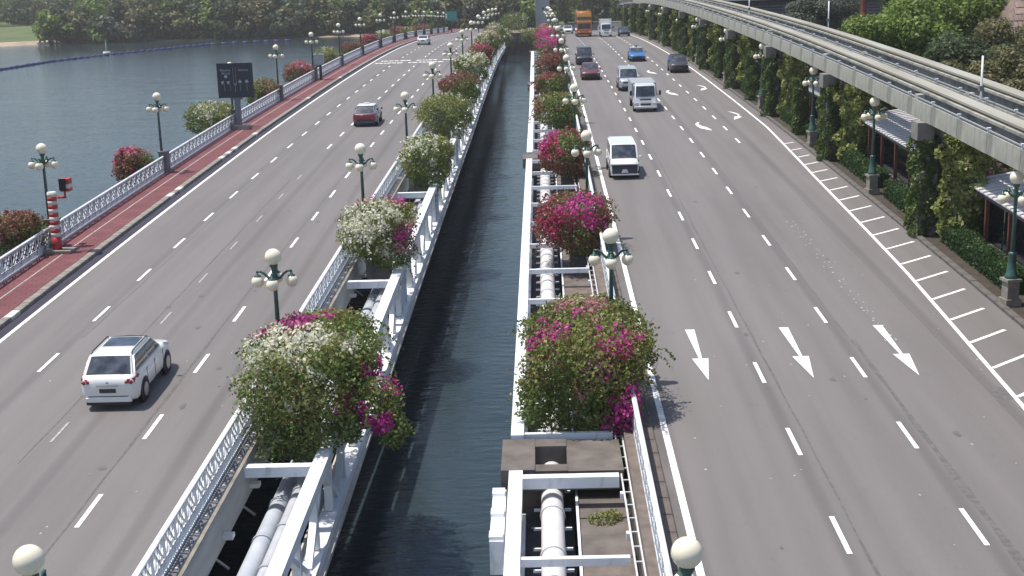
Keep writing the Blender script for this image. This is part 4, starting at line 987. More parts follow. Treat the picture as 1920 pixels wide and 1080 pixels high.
def tree(X, Y, z, s, kind, label, group, sz=1.0):
    global TRN
    TRN += 1; r_ = empty('tree', (X, Y, z)); tag(r_, label, 'tree', group); r_.scale = (s, s, s * sz); r_.rotation_euler = (0, 0, TRN * 1.31)
    c, t = TM[kind][TRN % 2]
    o = ob('crown', c, r_); ob('trunk', t, r_); return r_
TR = [(27.2, 74, .62, 'olive', 1.0, 'olive brown tree at the right edge behind the guideway'), (31, 84, .68, 'olive', 1.0, 'brownish tree at the right edge below the tiled roof'),
      (26.8, 84, .66, 'olive', .95, 'rounded olive tree touching the guideway right of the thin mast'), (29.5, 93, .78, 'dark', .95, 'dark wide tree behind the thin white mast'),
      (28, 104, .88, 'bright', 1.0, 'bright green tree right of the middle of the guideway'), (35, 103, .72, 'olive', 1.0, 'yellowish brown tree under the tiled roof'),
      (34, 116, 1.05, 'bright', 1.0, 'bright green spreading tree left of the tiled roof'), (30.5, 111, .8, 'bright', 1.0, 'fresh green tree against the guideway in the middle of the bank'),
      (41, 133, 1.15, 'bright', 1.05, 'bright green tree at the top edge right of the red trunk'), (50, 136, 1.4, 'dark', 1.1, 'dark tree at the top edge left of the tiled roof'),
      (30.2, 139, .42, 'grey', 1.0, 'small dusty grey-green tree left of the red trunk'), (36, 172, 1.0, 'grey', .75, 'grey-green tree with pale blossom beside the station roof'),
      (33.8, 143, .36, 'olive', 1.0, 'small yellowish shrub tree at the foot of the red trunk'), (45, 156, 1.3, 'dark', 1.2, 'dark tree at the top edge behind the red trunk'),
      (66, 124, 1.3, 'dark', 1.1, 'dark tree behind the tiled roof house'), (26.5, 126, .42, 'dark', 1.0, 'small dark tree low against the guideway')]
for X, Y, s, k, z_, lb in TR: tree(X, Y, zr(Y) - .3, s * .95, k, lb, 'trees beyond the monorail', z_)
# low shrubs along the guideway, one mass
C, N, _ = crown_arrays(1, 1, 10, 1)
def mass(name, pts, n_each, lf, mats, kinds, trunk=False):
    """one wood: pts are (X, Y, z, rx, rz)"""
    Ps, Ms = [], []
    for j, (X, Y, z, rx, rz) in enumerate(pts):
        C, N, _ = crown_arrays(rx, rz, n_each, lf, 12); C += np.array([X, Y, z + rz * .8])
        Ps.append(leaf_quads(C, N, lf)); Ms.append(np.full(len(C), kinds[j % len(kinds)]))
    return quads_mesh(name, np.concatenate(Ps), np.concatenate(Ms), mats)
pts = []
Y = 52
while Y < 170:
    X = random.uniform(24.5, 28); pts.append((X, Y, zr(Y), random.uniform(1.6, 2.6), random.uniform(1.6, 2.6))); Y += 2.6
o = ob('undergrowth', mass('undergrowth', pts, 700, .3, [LT1, LT4, LT3], [0, 1, 0, 2])); tag(o, 'dark undergrowth filling the ground right of the guideway', 'shrubs', None, 'stuff')
# wood on the far shore
pts = []
for k in range(120):
    u = k / 119; X = -150 + u * 150 + random.uniform(-3, 3)
    sh = 398 - 12 * max(0, (X + 60) / 60) if X > -60 else 397
    if X < -141: continue
    pts.append((X, sh + random.uniform(-3, 3), -3.2, random.uniform(4, 7), random.uniform(4, 6.5)))
for k in range(150):
    X = random.uniform(-230, 130); pts.append((X, random.uniform(415, 520) if X > -140 else random.uniform(500, 560), -1.5, random.uniform(6, 10), random.uniform(6, 10)))
random.shuffle(pts)
o = ob('far_wood', mass('far_wood', pts, 900, 1.1, [LT1, LT3, LT2, LT4], [0, 0, 1, 0, 3, 0, 2, 1])); tag(o, 'dense dark wood along the far shore and behind the end of the road', 'wood', None, 'stuff')
pts = []
for k in range(60): pts.append((random.uniform(-25, 110), random.uniform(385, 410), -1.8, random.uniform(4, 7), random.uniform(5, 9)))
for k in range(34):
    Y = random.uniform(240, 360); pts.append((random.uniform(24, 80), Y, zr(Y), random.uniform(4, 7), random.uniform(5, 9)))
o = ob('roadside_wood', mass('roadside_wood', pts, 1100, .8, [LT1, LT2, LT3], [0, 1, 0, 2])); tag(o, 'dark green wood behind the far end of the right road', 'wood', None, 'stuff')
for i, (X, Y, s, k, lb) in enumerate([(-126, 440, .55, 'bright', 'small bright tree standing alone on the grass bank at the far left'), (-20, 392, 1.1, 'bright', 'bright green tree above the green road sign'), (-33, 396, 1.0, 'olive', 'olive tree behind the row of sea side lamps')]):
    tree(X, Y, -2.2, s, k, lb, None)
# red-trunked tree
r_ = empty('red_trunk_tree', (35.2, 147, zr(147))); tag(r_, 'tree with a red-orange forked trunk at the top edge beyond the guideway', 'tree')
b = MB(); b.tube([(0, 0, 0), (.1, 0, 4), (0, 0, 7.2), (-.5, 0, 9.5), (-1.1, 0, 13)], [.5, .42, .38, .34, .28], 8)
for a in ((1.3, 9.6), (1.0, 11), (-1.6, 8.8), (-1.3, 8.2)): b.tube([(0, 0, 6.6), (a[0] * .5, 0, 7.6), (a[0], .2, a[1])], [.24, .18, .1], 6)
ob('trunk', b.mesh('trunk', pmat('red_bark', (.36, .13, .07), (.25, .05, .05), 1.2, .8)), r_)
# ------------------------------------------------------------------ buildings
st = empty('station_building', (30, 196, 0)); tag(st, 'long building with pale green roof edge and dark louvred front beyond the monorail', 'building')
b = MB(); b.box((9, 7, 5.0), (22, 13, 7.6)); ob('wall', b.mesh('wall', pmat('blue_grey_wall', (.1, .11, .15), (.07, .08, .11), .5, .7)), st)
b = MB(); b.box((9, 6.4, 9.4), (25, 16, .7)); ob('roof', b.mesh('roof', pmat('pale_roof', (.62, .68, .6), (.5, .55, .5), .4, .6)), st)
b = MB(); b.box((0, 0, 0), (22, .12, .2)); lm = b.mesh('louvre', pmat('louvre_grey', (.2, .2, .24), rough=.6))
for k in range(8): ob('louvre', lm, st, (9, .38, 5.2 + k * .42))
b = MB(); b.box((0, 0, 0), (.5, .1, 1.2)); wm = b.mesh('window', pmat('window_pale', (.3, .34, .45), rough=.3))
for k in range(7): ob('window', wm, st, (1 + k * 2.6, .4, 4.3))
hs = empty('tiled_house', (38.5, 110, zr(110))); tag(hs, 'house with brown tiled roof and pale wall in the top right corner', 'house')
b = MB(); b.box((5, 5, 2.6), (10, 10, 5.2)); ob('wall', b.mesh('wall', pmat('house_wall', (.34, .33, .31), (.22, .21, .2), .7, .8)), hs)
b = MB(); b.hexa([(-1.2, -1.2, 5.0), (11.2, -1.2, 5.0), (11.2, 11.2, 5.0), (-1.2, 11.2, 5.0), (3.5, 4.5, 11.6), (6.5, 4.5, 11.6), (6.5, 5.5, 11.6), (3.5, 5.5, 11.6)]); rf = ob('roof', b.mesh('roof', TILE), hs)
b = MB()
for r0 in range(13):
    for c in range(30):
        t = r0 / 13; x0 = -1.2 + 4.7 * t; x1 = 11.2 - 4.7 * t; y = -1.2 + 5.7 * t; z = 5.02 + 6.6 * t
        xx = x0 + (x1 - x0) * (c + (r0 % 2) * .5) / 30
        b.hexa([(xx, y - .06, z + .0), (xx + .34, y - .06, z), (xx + .34, y + .45, z + .52), (xx, y + .45, z + .52), (xx, y - .1, z + .08), (xx + .34, y - .1, z + .08), (xx + .34, y + .42, z + .6), (xx, y + .42, z + .6)])
o = ob('tile', b.mesh('tile', pmat('brown_tile', (.34, .25, .21), (.17, .115, .095), 1.6, .85)), rf); o['kind'] = 'stuff'
b = MB(); b.box((0, 0, 0), (1.3, .1, 1.3)); wn = b.mesh('window', GLASSD)
for k in range(3): ob('window', wn, hs, (1.6 + k * 3.2, -.03, 3.0))
tw = empty('concrete_tower', (1.9, 366, -1.8)); tag(tw, 'plain grey concrete tower with one small window at the end of the median', 'tower')
b = MB(); b.box((0, 0, 9), (3.8, 3.8, 24)); b.box((-1.72, -1.95, 9), (.35, .2, 24)); b.box((1.72, -1.95, 9), (.35, .2, 24)); ob('wall', b.mesh('wall', pmat('tower_grey', (.4, .42, .42), (.28, .3, .3), .4, .8)), tw)
b = MB(); b.box((.1, -1.92, 5.6), (.5, .1, .6)); ob('window', b.mesh('window', GLASSD), tw)
for i, (X, sgn) in enumerate(((5.2, 1), (21.5, -1))):
    g = empty('cable_stay_mast', (X, 318, zr(318))); tag(g, 'white slanting stay rod over the %s side of the far right road' % ('median' if sgn > 0 else 'hedge'), 'stay rod')
    b = MB(); b.tube([(0, 0, 7.0), (sgn * 3.2, 0, 9.6)], .14, 6); ob('rod', b.mesh('rod', WHITE), g)
    b = MB(); b.tube([(0, 0, 0), (0, 0, 9.8)], .16, 8); ob('post', b.mesh('post', DKMET), g)
bt = empty('blue_tower', (-27, 410, -2)); tag(bt, 'slim blue and brick coloured tower among trees above the sea side lamps', 'tower')
b = MB(); b.box((0, 0, 9), (2.2, 2.2, 12), 0); b.box((.8, -.2, 3.2), (4.4, 2.2, 9), 1); ob('wall', b.mesh('wall', [pmat('dull_blue', (.12, .13, .24)), pmat('dull_brick', (.32, .2, .18))]), bt)
for i, (X, Y) in enumerate(((15.6, 268), (9.8, 282))):
    sb = empty('work_hut', (X, Y, zr(Y))); tag(sb, ['cream box beside the far white truck', 'grey blue barrier block behind the orange bus'][i], 'hut')
    b = MB(); b.box((0, 0, .9), (2.4, 2, 1.8) if i == 0 else (6, 1.2, 1.5)); ob('shell', b.mesh('shell', KBLP if i == 0 else CONCG), sb); b = MB(); b.box((0, 0, 1.86), (2.6, 2.2, .12) if i == 0 else (6.1, 1.3, .1)); ob('lid', b.mesh('lid', KBL), sb)
# ------------------------------------------------------------------ on the water
BLU = pmat('float_blue', (.02, .03, .16), rough=.6)
FLP = [(-119, 262), (-112.8, 281.3), (-110.4, 306.7), (-104.6, 327.1), (-93.8, 350.7), (-87.3, 364.9), (-74.1, 371.2), (-66, 374)]
fb = empty('floating_barrier', (-100, 330, WATER)); tag(fb, 'line of dark blue floats curving across the water at the left', 'barrier')
b = MB(); b.tube([(-.8, 0, .1), (-.7, 0, .1), (.7, 0, .1), (.8, 0, .1)], [.2, .38, .38, .2], 8); fm_ = b.mesh('float', BLU)
rope = []
for (x0, y0), (x1, y1) in zip(FLP, FLP[1:]):
    L_ = math.hypot(x1 - x0, y1 - y0); n = int(L_ / 2.45); a = math.atan2(y1 - y0, x1 - x0)
    for k in range(n):
        X, Y = x0 + (x1 - x0) * k / n, y0 + (y1 - y0) * k / n; rope.append((X + 100, Y - 330, .1)); ob('float', fm_, fb, (X + 100, Y - 330, random.uniform(-.05, .05)), (0, 0, a + random.uniform(-.08, .08)))
b = MB(); b.tube(rope, .04, 4); ob('rope', b.mesh('rope', BLACK), fb)
by = empty('buoy', (-106.7, 334, WATER)); tag(by, 'small pale green channel buoy with a white float beyond the blue float line', 'buoy')
b = MB(); b.tube([(0, 0, -.2), (0, 0, .55)], [1.0, .85], 14); ob('float', b.mesh('float', KBLP), by)
b = MB(); b.tube([(0, 0, .55), (0, 0, 1.6), (0, 0, 3.2)], [.55, .2, .06], 8); b.box((0, 0, 3.3), (.5, .1, .35)); ob('cage', b.mesh('cage', pmat('buoy_green', (.2, .38, .26))), by)

# ------------------------------------------------------------------ vehicles
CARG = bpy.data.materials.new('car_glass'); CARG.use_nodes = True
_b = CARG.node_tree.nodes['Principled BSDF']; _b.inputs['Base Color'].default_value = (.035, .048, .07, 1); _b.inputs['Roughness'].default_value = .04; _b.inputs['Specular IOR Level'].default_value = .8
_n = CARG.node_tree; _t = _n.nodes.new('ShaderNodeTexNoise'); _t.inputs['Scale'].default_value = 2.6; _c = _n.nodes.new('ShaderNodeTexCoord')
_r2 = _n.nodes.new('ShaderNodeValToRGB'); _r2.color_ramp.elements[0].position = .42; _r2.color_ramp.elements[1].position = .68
_r2.color_ramp.elements[0].color = (.022, .03, .043, 1); _r2.color_ramp.elements[1].color = (.085, .1, .125, 1)  # noise mottle in the base colour imitates irregular reflections on the panes
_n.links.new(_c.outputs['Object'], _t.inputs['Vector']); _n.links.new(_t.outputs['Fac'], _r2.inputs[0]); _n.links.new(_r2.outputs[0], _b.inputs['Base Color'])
def paint(name, c, metal=0):
    m = pmat('paint_' + name, c, tuple(x * .95 for x in c), 1, .35, metal); b_ = m.node_tree.nodes['Principled BSDF']
    b_.inputs['Coat Weight'].default_value = .8; b_.inputs['Coat Roughness'].default_value = .05; return m
TYRE = BLACK; RIM = pmat('alloy', (.5, .5, .52), rough=.3, metal=.8); LAMPR = pmat('tail_red', (.27, .03, .045), rough=.2); LAMPW = pmat('lamp_clear', (.75, .77, .8), rough=.12); PLATE = pmat('plate', (.04, .04, .045), rough=.4); TRIM = pmat('black_trim', (.02, .02, .022), rough=.5); CHR = pmat('chrome', (.6, .6, .62), rough=.15, metal=1)
def bevelled(me, w_):
    import bmesh
    bm = bmesh.new(); bm.from_mesh(me); bmesh.ops.recalc_face_normals(bm, faces=bm.faces)
    bmesh.ops.bevel(bm, geom=bm.edges[:], offset=w_, segments=3, affect='EDGES', clamp_overlap=True)
    for f in bm.faces: f.smooth = True
    bm.to_mesh(me); bm.free()
    me.set_sharp_from_angle(angle=R(38)); return me
def patch(nm, quad, ins, off, m, parent, n=3, bulge=.0):
    """a slightly domed pane on the four corners (bl, br, tr, tl), inset by fractions (l, r, b, t), off = stand-off"""
    bl, br, tr, tl = [Vector(p) for p in quad]; l, r_, b0, t = ins
    nrm = (br - bl).cross(tl - bl).normalized()
    def pt(u, v): return bl.lerp(br, u).lerp(tl.lerp(tr, u), v)
    b = MB(); i0 = 0; n_ = 4
    for j in range(n_ + 1):
        for i in range(n_ + 1):
            u = l + (1 - l - r_) * i / n_; v = b0 + (1 - b0 - t) * j / n_
            p = pt(u, v) + nrm * (off + bulge * (1 - (2 * i / n_ - 1) ** 2) * 1.0); b.v.append(tuple(p))
    for j in range(n_):
        for i in range(n_):
            a = j * (n_ + 1) + i; b.f.append((a, a + 1, a + n_ + 2, a + n_ + 1)); b.m.append(0); b.s.append(True)
    # rim going inwards so the pane has an edge
    return ob(nm, b.mesh(nm, m), parent)
def wheel_mesh(r0, wd):
    b = MB(); b.tube([(-wd/2, 0, 0), (-wd/2 + .02, 0, 0), (wd/2 - .02, 0, 0), (wd/2, 0, 0)], [r0 * .9, r0, r0, r0 * .9], 20); t = b.mesh('wheel', TYRE)
    b = MB(); b.tube([(-wd/2 - .005, 0, 0), (-wd/2 + .02, 0, 0)], r0 * .62, 16); b.tube([(wd/2 + .005, 0, 0), (wd/2 - .02, 0, 0)], r0 * .62, 16)
    return t, b.mesh('rim', RIM)
def car(name, X, Y, face, body, label, cat, L=4.6, W=1.82, hood=1.0, belt=1.05, H=1.68, sill=.28, nose=.95, ws=(.95, .25), rear=(-2.0, -1.75), tail=None, trunk=0, wb=2.7, wr=.34, roofc=None, glassroof=False, rails=False, taper=.86, extra=None, wing=.03, yaw=0):
    """built looking along +Y. ws = (foot, head) of the windscreen, rear = (foot, head) of the rear window"""
    r_ = empty(name, (X, Y, zr(Y) + .012)); r_.rotation_euler = (slope(Y) * (1 if face > 0 else -1), 0, (0 if face > 0 else math.pi) + yaw)
    tag(r_, label, cat); f_, bk = L / 2, -L / 2; hw = W / 2
    # lower body: rings along the length
    st = [(bk, .74, .44, belt - .24), (bk + .07, .92, .33, belt - .08), (bk + .25, .985, .26, belt + (0 if not trunk else -.0)), (bk + 1.0, 1, sill, belt), (0, 1, sill, belt - .01), (ws[0], 1, sill, belt - .03), (f_ - 1.0, .99, sill, hood - .02), (f_ - .45, .96, .26, hood - .09), (f_ - .14, .87, .27, hood - .22), (f_, .72, .34, hood - .4)]
    rings = []
    for y, k, zl, zh in st:
        w_ = hw * k; hh = zh - zl
        half = [(w_ * .80, zl), (w_ * .95, zl + .05), (w_ * .99, zl + hh * .3), (w_, zl + hh * .62), (w_ * .975, zl + hh * .85), (w_ * .92, zh - .015), (w_ * .8, zh + .012), (w_ * .4, zh + .03)]
        rings.append([(x, y, z) for x, z in half] + [(-x, y, z) for x, z in half[::-1]])
    b = MB(); b.loft(rings); me = b.mesh('body', body); me.set_sharp_from_angle(angle=R(50)); ob('body', me, r_)
    # cabin
    wb_, wt = hw * .93, hw * (taper - .06); zb, zt = belt - .06, H
    y1, y2 = ws; y3, y4 = rear
    FB = [(-wb_, y1, zb), (wb_, y1, zb)]; FT = [(-wt, y2, zt), (wt, y2, zt)]; RB_ = [(-wb_, y3, zb), (wb_, y3, zb)]; RT = [(-wt, y4, zt), (wt, y4, zt)]
    b = MB(); b.hexa([RB_[0], RB_[1], FB[1], FB[0], RT[0], RT[1], FT[1], FT[0]]); me = bevelled(b.mesh('cabin', body), .07); ob('cabin', me, r_)
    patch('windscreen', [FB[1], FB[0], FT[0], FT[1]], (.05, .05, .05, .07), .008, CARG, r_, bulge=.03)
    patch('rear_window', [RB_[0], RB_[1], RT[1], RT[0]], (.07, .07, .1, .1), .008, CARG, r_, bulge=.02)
    for s_ in (1, -1):
        k = 1 if s_ > 0 else 0
        q = [RB_[k], FB[k], FT[k], RT[k]] if s_ > 0 else [FB[k], RB_[k], RT[k], FT[k]]
        gaps = [(.05, .5), (.52, .94)] if L < 4.9 else [(.04, .33), (.35, .64), (.66, .95)]
        for a, c in gaps:
            ins = (a, 1 - c, .14, .14) if s_ > 0 else (1 - c, a, .14, .14)
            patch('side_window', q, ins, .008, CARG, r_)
    if roofc:
        b = MB(); b.hexa([(-wt + .03, y4 + .02, zt - .01), (wt - .03, y4 + .02, zt - .01), (wt - .03, y2 - .02, zt - .01), (-wt + .03, y2 - .02, zt - .01), (-wt + .1, y4 + .1, zt + .03), (wt - .1, y4 + .1, zt + .03), (wt - .1, y2 - .1, zt + .03), (-wt + .1, y2 - .1, zt + .03)]); ob('roof', b.mesh('roof', roofc), r_)
    if glassroof:
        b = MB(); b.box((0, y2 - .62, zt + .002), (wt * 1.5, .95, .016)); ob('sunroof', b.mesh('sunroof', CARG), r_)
    if rails:
        for s_ in (1, -1):
            b = MB(); b.tube([(s_ * (wt - .06), y4 + .05, zt - .02), (s_ * (wt - .06), y4 + .2, zt + .05), (s_ * (wt - .06), y2 - .2, zt + .05), (s_ * (wt - .06), y2 - .05, zt - .02)], .022, 6); ob('roof_rail', b.mesh('roof_rail', TRIM), r_)
    t, rm = wheel_mesh(wr, .22)
    for s_ in (1, -1):
        for yy in (wb / 2 + (f_ + bk) / 2 - .02, -wb / 2):
            b = MB(); b.tube([(s_ * (hw - .12), yy, wr), (s_ * (hw + .004), yy, wr)], wr + .065, 20); ob('wheel_arch', b.mesh('wheel_arch', TRIM), r_)
            wo = ob('wheel', t, r_, (s_ * (hw - .085), yy, wr)); ob('rim', rm, wo)
        b = MB(); b.box((s_ * (hw + .09), ws[0] - .12, belt + .05), (.2, .13, .15), top=.8); ob('mirror', bevelled(b.mesh('mirror', body if not isinstance(extra, dict) or 'mirror' not in extra else extra['mirror']), .03), r_)
        # door seams and handles
        b = MB()
        for yy in (ws[0] - .25, ws[0] - 1.25, ws[0] - 2.15): b.box((s_ * (hw * .998 + .001), yy, (sill + belt) / 2 - .02), (.012, .012, belt - sill - .22))
        ob('door_seam', b.mesh('door_seam', TRIM), r_)
        for yy in (ws[0] - 1.1, ws[0] - 2.0):
            b = MB(); b.box((s_ * (hw * .995 + .012), yy, belt - .18), (.03, .17, .03)); ob('door_handle', b.mesh('door_handle', body), r_)
        if face > 0:
            b = MB(); b.hexa([(s_ * hw * .66, bk - .005, belt - .27), (s_ * hw * .93, bk + .12, belt - .27), (s_ * hw * .99, bk + .5, belt - .12), (s_ * hw * .7, bk + .3, belt - .12), (s_ * hw * .7, bk + .02, belt - .1), (s_ * hw * .93, bk + .12, belt - .08), (s_ * hw * .985, bk + .48, belt - .03), (s_ * hw * .7, bk + .3, belt - .06)] if s_ > 0 else [(s_ * hw * .93, bk + .12, belt - .27), (s_ * hw * .66, bk - .005, belt - .27), (s_ * hw * .7, bk + .3, belt - .12), (s_ * hw * .99, bk + .5, belt - .12), (s_ * hw * .93, bk + .12, belt - .08), (s_ * hw * .7, bk + .02, belt - .1), (s_ * hw * .7, bk + .3, belt - .06), (s_ * hw * .985, bk + .48, belt - .03)]); ob('tail_light', b.mesh('tail_light', LAMPR), r_)
        else:
            b = MB(); b.box((s_ * hw * .76, f_ - .24, hood - .27), (.34, .26, .15)); ob('headlight', bevelled(b.mesh('headlight', LAMPW), .04), r_)
    if face > 0:
        b = MB(); b.box((0, bk - .0, .36), (W * .82, .08, .2)); ob('bumper', bevelled(b.mesh('bumper', body), .035), r_)
        b = MB(); b.box((0, bk + .03, .25), (W * .78, .12, .1)); ob('lower_trim', b.mesh('lower_trim', TRIM), r_)
        b = MB(); b.box((0, bk - .012, .66), (.52, .03, .13)); ob('plate', b.mesh('plate', PLATE), r_)
        b = MB(); b.box((0, bk + .01, belt - .3), (.7, .05, .03)); b.ball((0, bk - .0, belt - .2), .05, 8, 6, sc=(1, .3, .8)); ob('badge', b.mesh('badge', CHR), r_)
        b = MB(); b.tube([(0.05, rear[0] - .02, belt + .04), (.5, rear[0] + .02, belt + .09)], .012, 5); ob('wiper', b.mesh('wiper', TRIM), r_)
        b = MB(); b.box((0, bk + .045, .47), (W * .7, .1, .03)); ob('bumper_groove', b.mesh('bumper_groove', TRIM), r_)
        for s_ in (1, -1): b = MB(); b.box((s_ * hw * .74, bk + .05, belt - .2), (.3, .12, .12)); ob('tail_light', bevelled(b.mesh('tail_light', LAMPR), .04), r_)
    else:
        b = MB(); b.box((0, f_ - .045, hood - .42), (W * .62, .1, .17)); ob('grille', bevelled(b.mesh('grille', TRIM), .02), r_)
        b = MB(); b.box((0, f_ - .04, .36), (W * .7, .12, .12)); ob('lower_grille', b.mesh('lower_grille', TRIM), r_)
        b = MB(); b.box((0, f_ + .02, .44), (.5, .03, .11)); ob('plate', b.mesh('plate', PLATE), r_)
    return r_
PW = paint('white', (.8, .8, .78))
suv = car('suv', -13.86, 42.5, 1, PW, 'white SUV with dark glass roof and roof rails driving away at the lower left', 'car', L=4.64, W=1.83, hood=1.08, belt=1.12, H=1.66, ws=(1.15, .3), rear=(-2.14, -1.6), glassroof=True, rails=True, taper=.83, wr=.37)
tx = car('taxi', -13.3, 104.4, 1, paint('steel_blue', (.04, .065, .12)), 'red-backed taxi with white roof and roof lamp driving away on the left road', 'taxi', L=4.6, W=1.82, belt=1.0, hood=.95, H=1.5, ws=(.95, .2), rear=(-1.95, -1.25), roofc=PW, taper=.84)
b = MB(); b.box((0, -2.19, .7), (1.7, .3, .5)); ob('boot_panel', bevelled(b.mesh('boot_panel', paint('wine_red', (.3, .015, .04))), .05), tx)
b = MB(); b.box((0, -2.34, .56), (1.1, .04, .1)); ob('bumper_strip', b.mesh('bumper_strip', PLATE), tx)
b = MB(); b.box((0, -.4, 1.59), (.5, .2, .13), top=.8); ob('roof_lamp', bevelled(b.mesh('roof_lamp', PW), .03), tx)
car('sedan', -17.6, 212, 1, PW, 'white sedan driving away far up the left road', 'car', L=4.6, W=1.8, belt=.98, hood=.92, H=1.45, ws=(.95, .2), rear=(-1.9, -1.1))
vx = car('minivan', 4.95, 79.1, -1, PW, 'white minivan with large black grille coming towards the camera in the first lane', 'van', L=4.7, W=1.74, hood=1.16, belt=1.14, H=1.86, ws=(1.72, .95), rear=(-2.25, -2.05), taper=.93, wr=.33)
b = MB(); b.hexa([(-.74, 2.0, .34), (.74, 2.0, .34), (.72, 2.42, .34), (-.72, 2.42, .34), (-.78, 2.0, .84), (.78, 2.0, .84), (.74, 2.34, .84), (-.74, 2.34, .84)]); ob('grille', b.mesh('grille', pmat('grille_dark', (.035, .038, .05), (.02, .02, .03), 30, .4)), vx)
b = MB(); b.box((0, 2.38, .3), (1.64, .12, .08)); b.box((0, 2.3, .88), (1.6, .12, .06)); ob('bumper_strip', b.mesh('bumper_strip', PW), vx)
b = MB(); b.box((0, 2.42, .5), (.4, .04, .2), top=.6); ob('plate', b.mesh('plate', LAMPW), vx)
car('minivan', 5.45, 155.3, -1, paint('black', (.018, .012, .016)), 'black minivan with grey roof behind the maroon hatchback', 'van', L=4.9, W=1.85, hood=1.1, belt=1.12, H=1.88, ws=(1.6, .9), rear=(-2.3, -2.1), taper=.92, wr=.34, roofc=pmat('grey_roof', (.1, .12, .12), rough=.4))
car('hatchback', 5.35, 136.0, -1, paint('maroon', (.12, .012, .02)), 'dark maroon car with bright headlights in the first lane', 'car', L=4.4, W=1.8, hood=.98, belt=1.0, H=1.5, ws=(1.0, .25), rear=(-2.0, -1.4))
sv = car('van', 8.35, 124.6, -1, paint('silver_blue', (.42, .47, .5), .3), 'silver-blue van half hidden behind the white box truck', 'van', L=4.9, W=1.85, hood=1.2, belt=1.2, H=1.95, ws=(1.75, 1.05), rear=(-2.35, -2.25), taper=.93, wr=.34)
bt_ = car('taxi', 11.65, 158, -1, paint('sky_blue', (.02, .16, .42)), 'bright blue taxi with a pale roof sign in the third lane', 'taxi', L=4.6, W=1.8, hood=.95, belt=.98, H=1.47, ws=(.95, .2), rear=(-1.95, -1.3), roofc=paint('pale_blue', (.3, .42, .52)))
b = MB(); b.box((0, -.3, 1.62), (.16, .5, .26)); ob('roof_lamp', b.mesh('roof_lamp', CONCG), bt_)
car('suv', 14.75, 141.4, -1, paint('dark_brown', (.03, .022, .026)), 'dark SUV with glinting grille in the lane nearest the hedge', 'car', L=4.7, W=1.85, hood=1.1, belt=1.12, H=1.68, ws=(1.1, .4), rear=(-2.1, -1.8), wr=.37)
car('sedan', 14.6, 226, -1, paint('navy', (.02, .03, .06)), 'dark blue car beside the hedge far up the right road', 'car', L=4.6, W=1.8, hood=.98, belt=1.0, H=1.5, ws=(1.0, .25), rear=(-2.0, -1.5))
car('sedan', 6.0, 256, -1, PW, 'white car partly hidden behind the orange bus', 'car', L=4.5, W=1.8, hood=.98, belt=1.0, H=1.5, ws=(1.0, .25), rear=(-2.0, -1.5))
car('sedan', 5.2, 278, -1, paint('grey', (.16, .17, .19)), 'grey car farthest up the right road left of the bus', 'car', L=4.5, W=1.8, hood=.98, belt=1.0, H=1.5, ws=(1.0, .25), rear=(-2.0, -1.5))
def truck(X, Y, label, boxh, boxm, Lb=4.2, Wd=1.95, cabm=PW, cabh=2.15):
    r_ = empty('box_truck', (X, Y, zr(Y) + .012)); r_.rotation_euler = (-slope(Y), 0, math.pi); tag(r_, label, 'truck')
    f_ = 3.0
    b = MB(); b.hexa([(-.93, 1.35, .5), (.93, 1.35, .5), (.93, f_, .42), (-.93, f_, .42), (-.84, 1.35, cabh), (.84, 1.35, cabh), (.8, f_ - .42, cabh - .02), (-.8, f_ - .42, cabh - .02)]); ob('cab', bevelled(b.mesh('cab', cabm), .09), r_)
    def fr_(z): t = (z - .42) / (cabh - .44); return f_ - .42 * t, .93 - .13 * t
    ya, xa = fr_(1.2); yb, xb = fr_(cabh - .14)
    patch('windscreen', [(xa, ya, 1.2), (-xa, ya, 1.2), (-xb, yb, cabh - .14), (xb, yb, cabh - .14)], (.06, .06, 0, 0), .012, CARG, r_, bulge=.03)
    for s_ in (1, -1):
        q = [(s_ * .895, 1.5, 1.2), (s_ * .895, 2.75, 1.2), (s_ * .85, 2.5, cabh - .2), (s_ * .85, 1.5, cabh - .2)]
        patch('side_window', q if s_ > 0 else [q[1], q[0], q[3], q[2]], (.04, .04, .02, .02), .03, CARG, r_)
        b = MB(); b.tube([(s_ * .9, 2.7, 1.35), (s_ * 1.12, 2.85, 1.4)], .02, 5); b.box((s_ * 1.15, 2.85, 1.5), (.17, .08, .36)); ob('mirror', b.mesh('mirror', TRIM), r_)
        b = MB(); b.box((s_ * .72, f_ - .02, .68), (.34, .12, .18)); ob('headlight', bevelled(b.mesh('headlight', LAMPW), .03), r_)
    b = MB(); b.box((0, f_ - .06, .98), (.9, .06, .09)); b.box((0, f_ - .0, .62), (.8, .1, .09)); ob('grille', b.mesh('grille', TRIM), r_)
    b = MB(); b.box((0, f_ + .03, .4), (1.84, .14, .2)); ob('bumper', bevelled(b.mesh('bumper', cabm), .04), r_)
    b = MB(); b.box((0, 1.25 - Lb / 2, .75 + boxh / 2), (Wd, Lb, boxh)); ob('cargo_box', bevelled(b.mesh('cargo_box', boxm), .03), r_)
    b = MB(); b.box((0, -.3, .55), (.9, 5.6, .25)); ob('chassis', b.mesh('chassis', TRIM), r_)
    t, rm = wheel_mesh(.36, .24)
    for s_ in (1, -1):
        for yy in (2.15, -1.6): wo = ob('wheel', t, r_, (s_ * .82, yy, .36)); ob('rim', rm, wo)
    return r_
truck(8.55, 109.4, 'white light truck with grey cargo box in the second lane', 1.4, pmat('box_grey', (.34, .36, .38), rough=.6))
truck(11.6, 227, 'small white box truck right of the orange bus', 2.1, PW)
bs = empty('double_decker_bus', (8.1, 232.5, zr(232) + .012)); bs.rotation_euler = (-slope(232), 0, math.pi); tag(bs, 'orange double-decker bus coming over the far crest', 'bus')
ORG = paint('orange', (.72, .17, .025)); ORY = paint('amber', (.92, .5, .07))
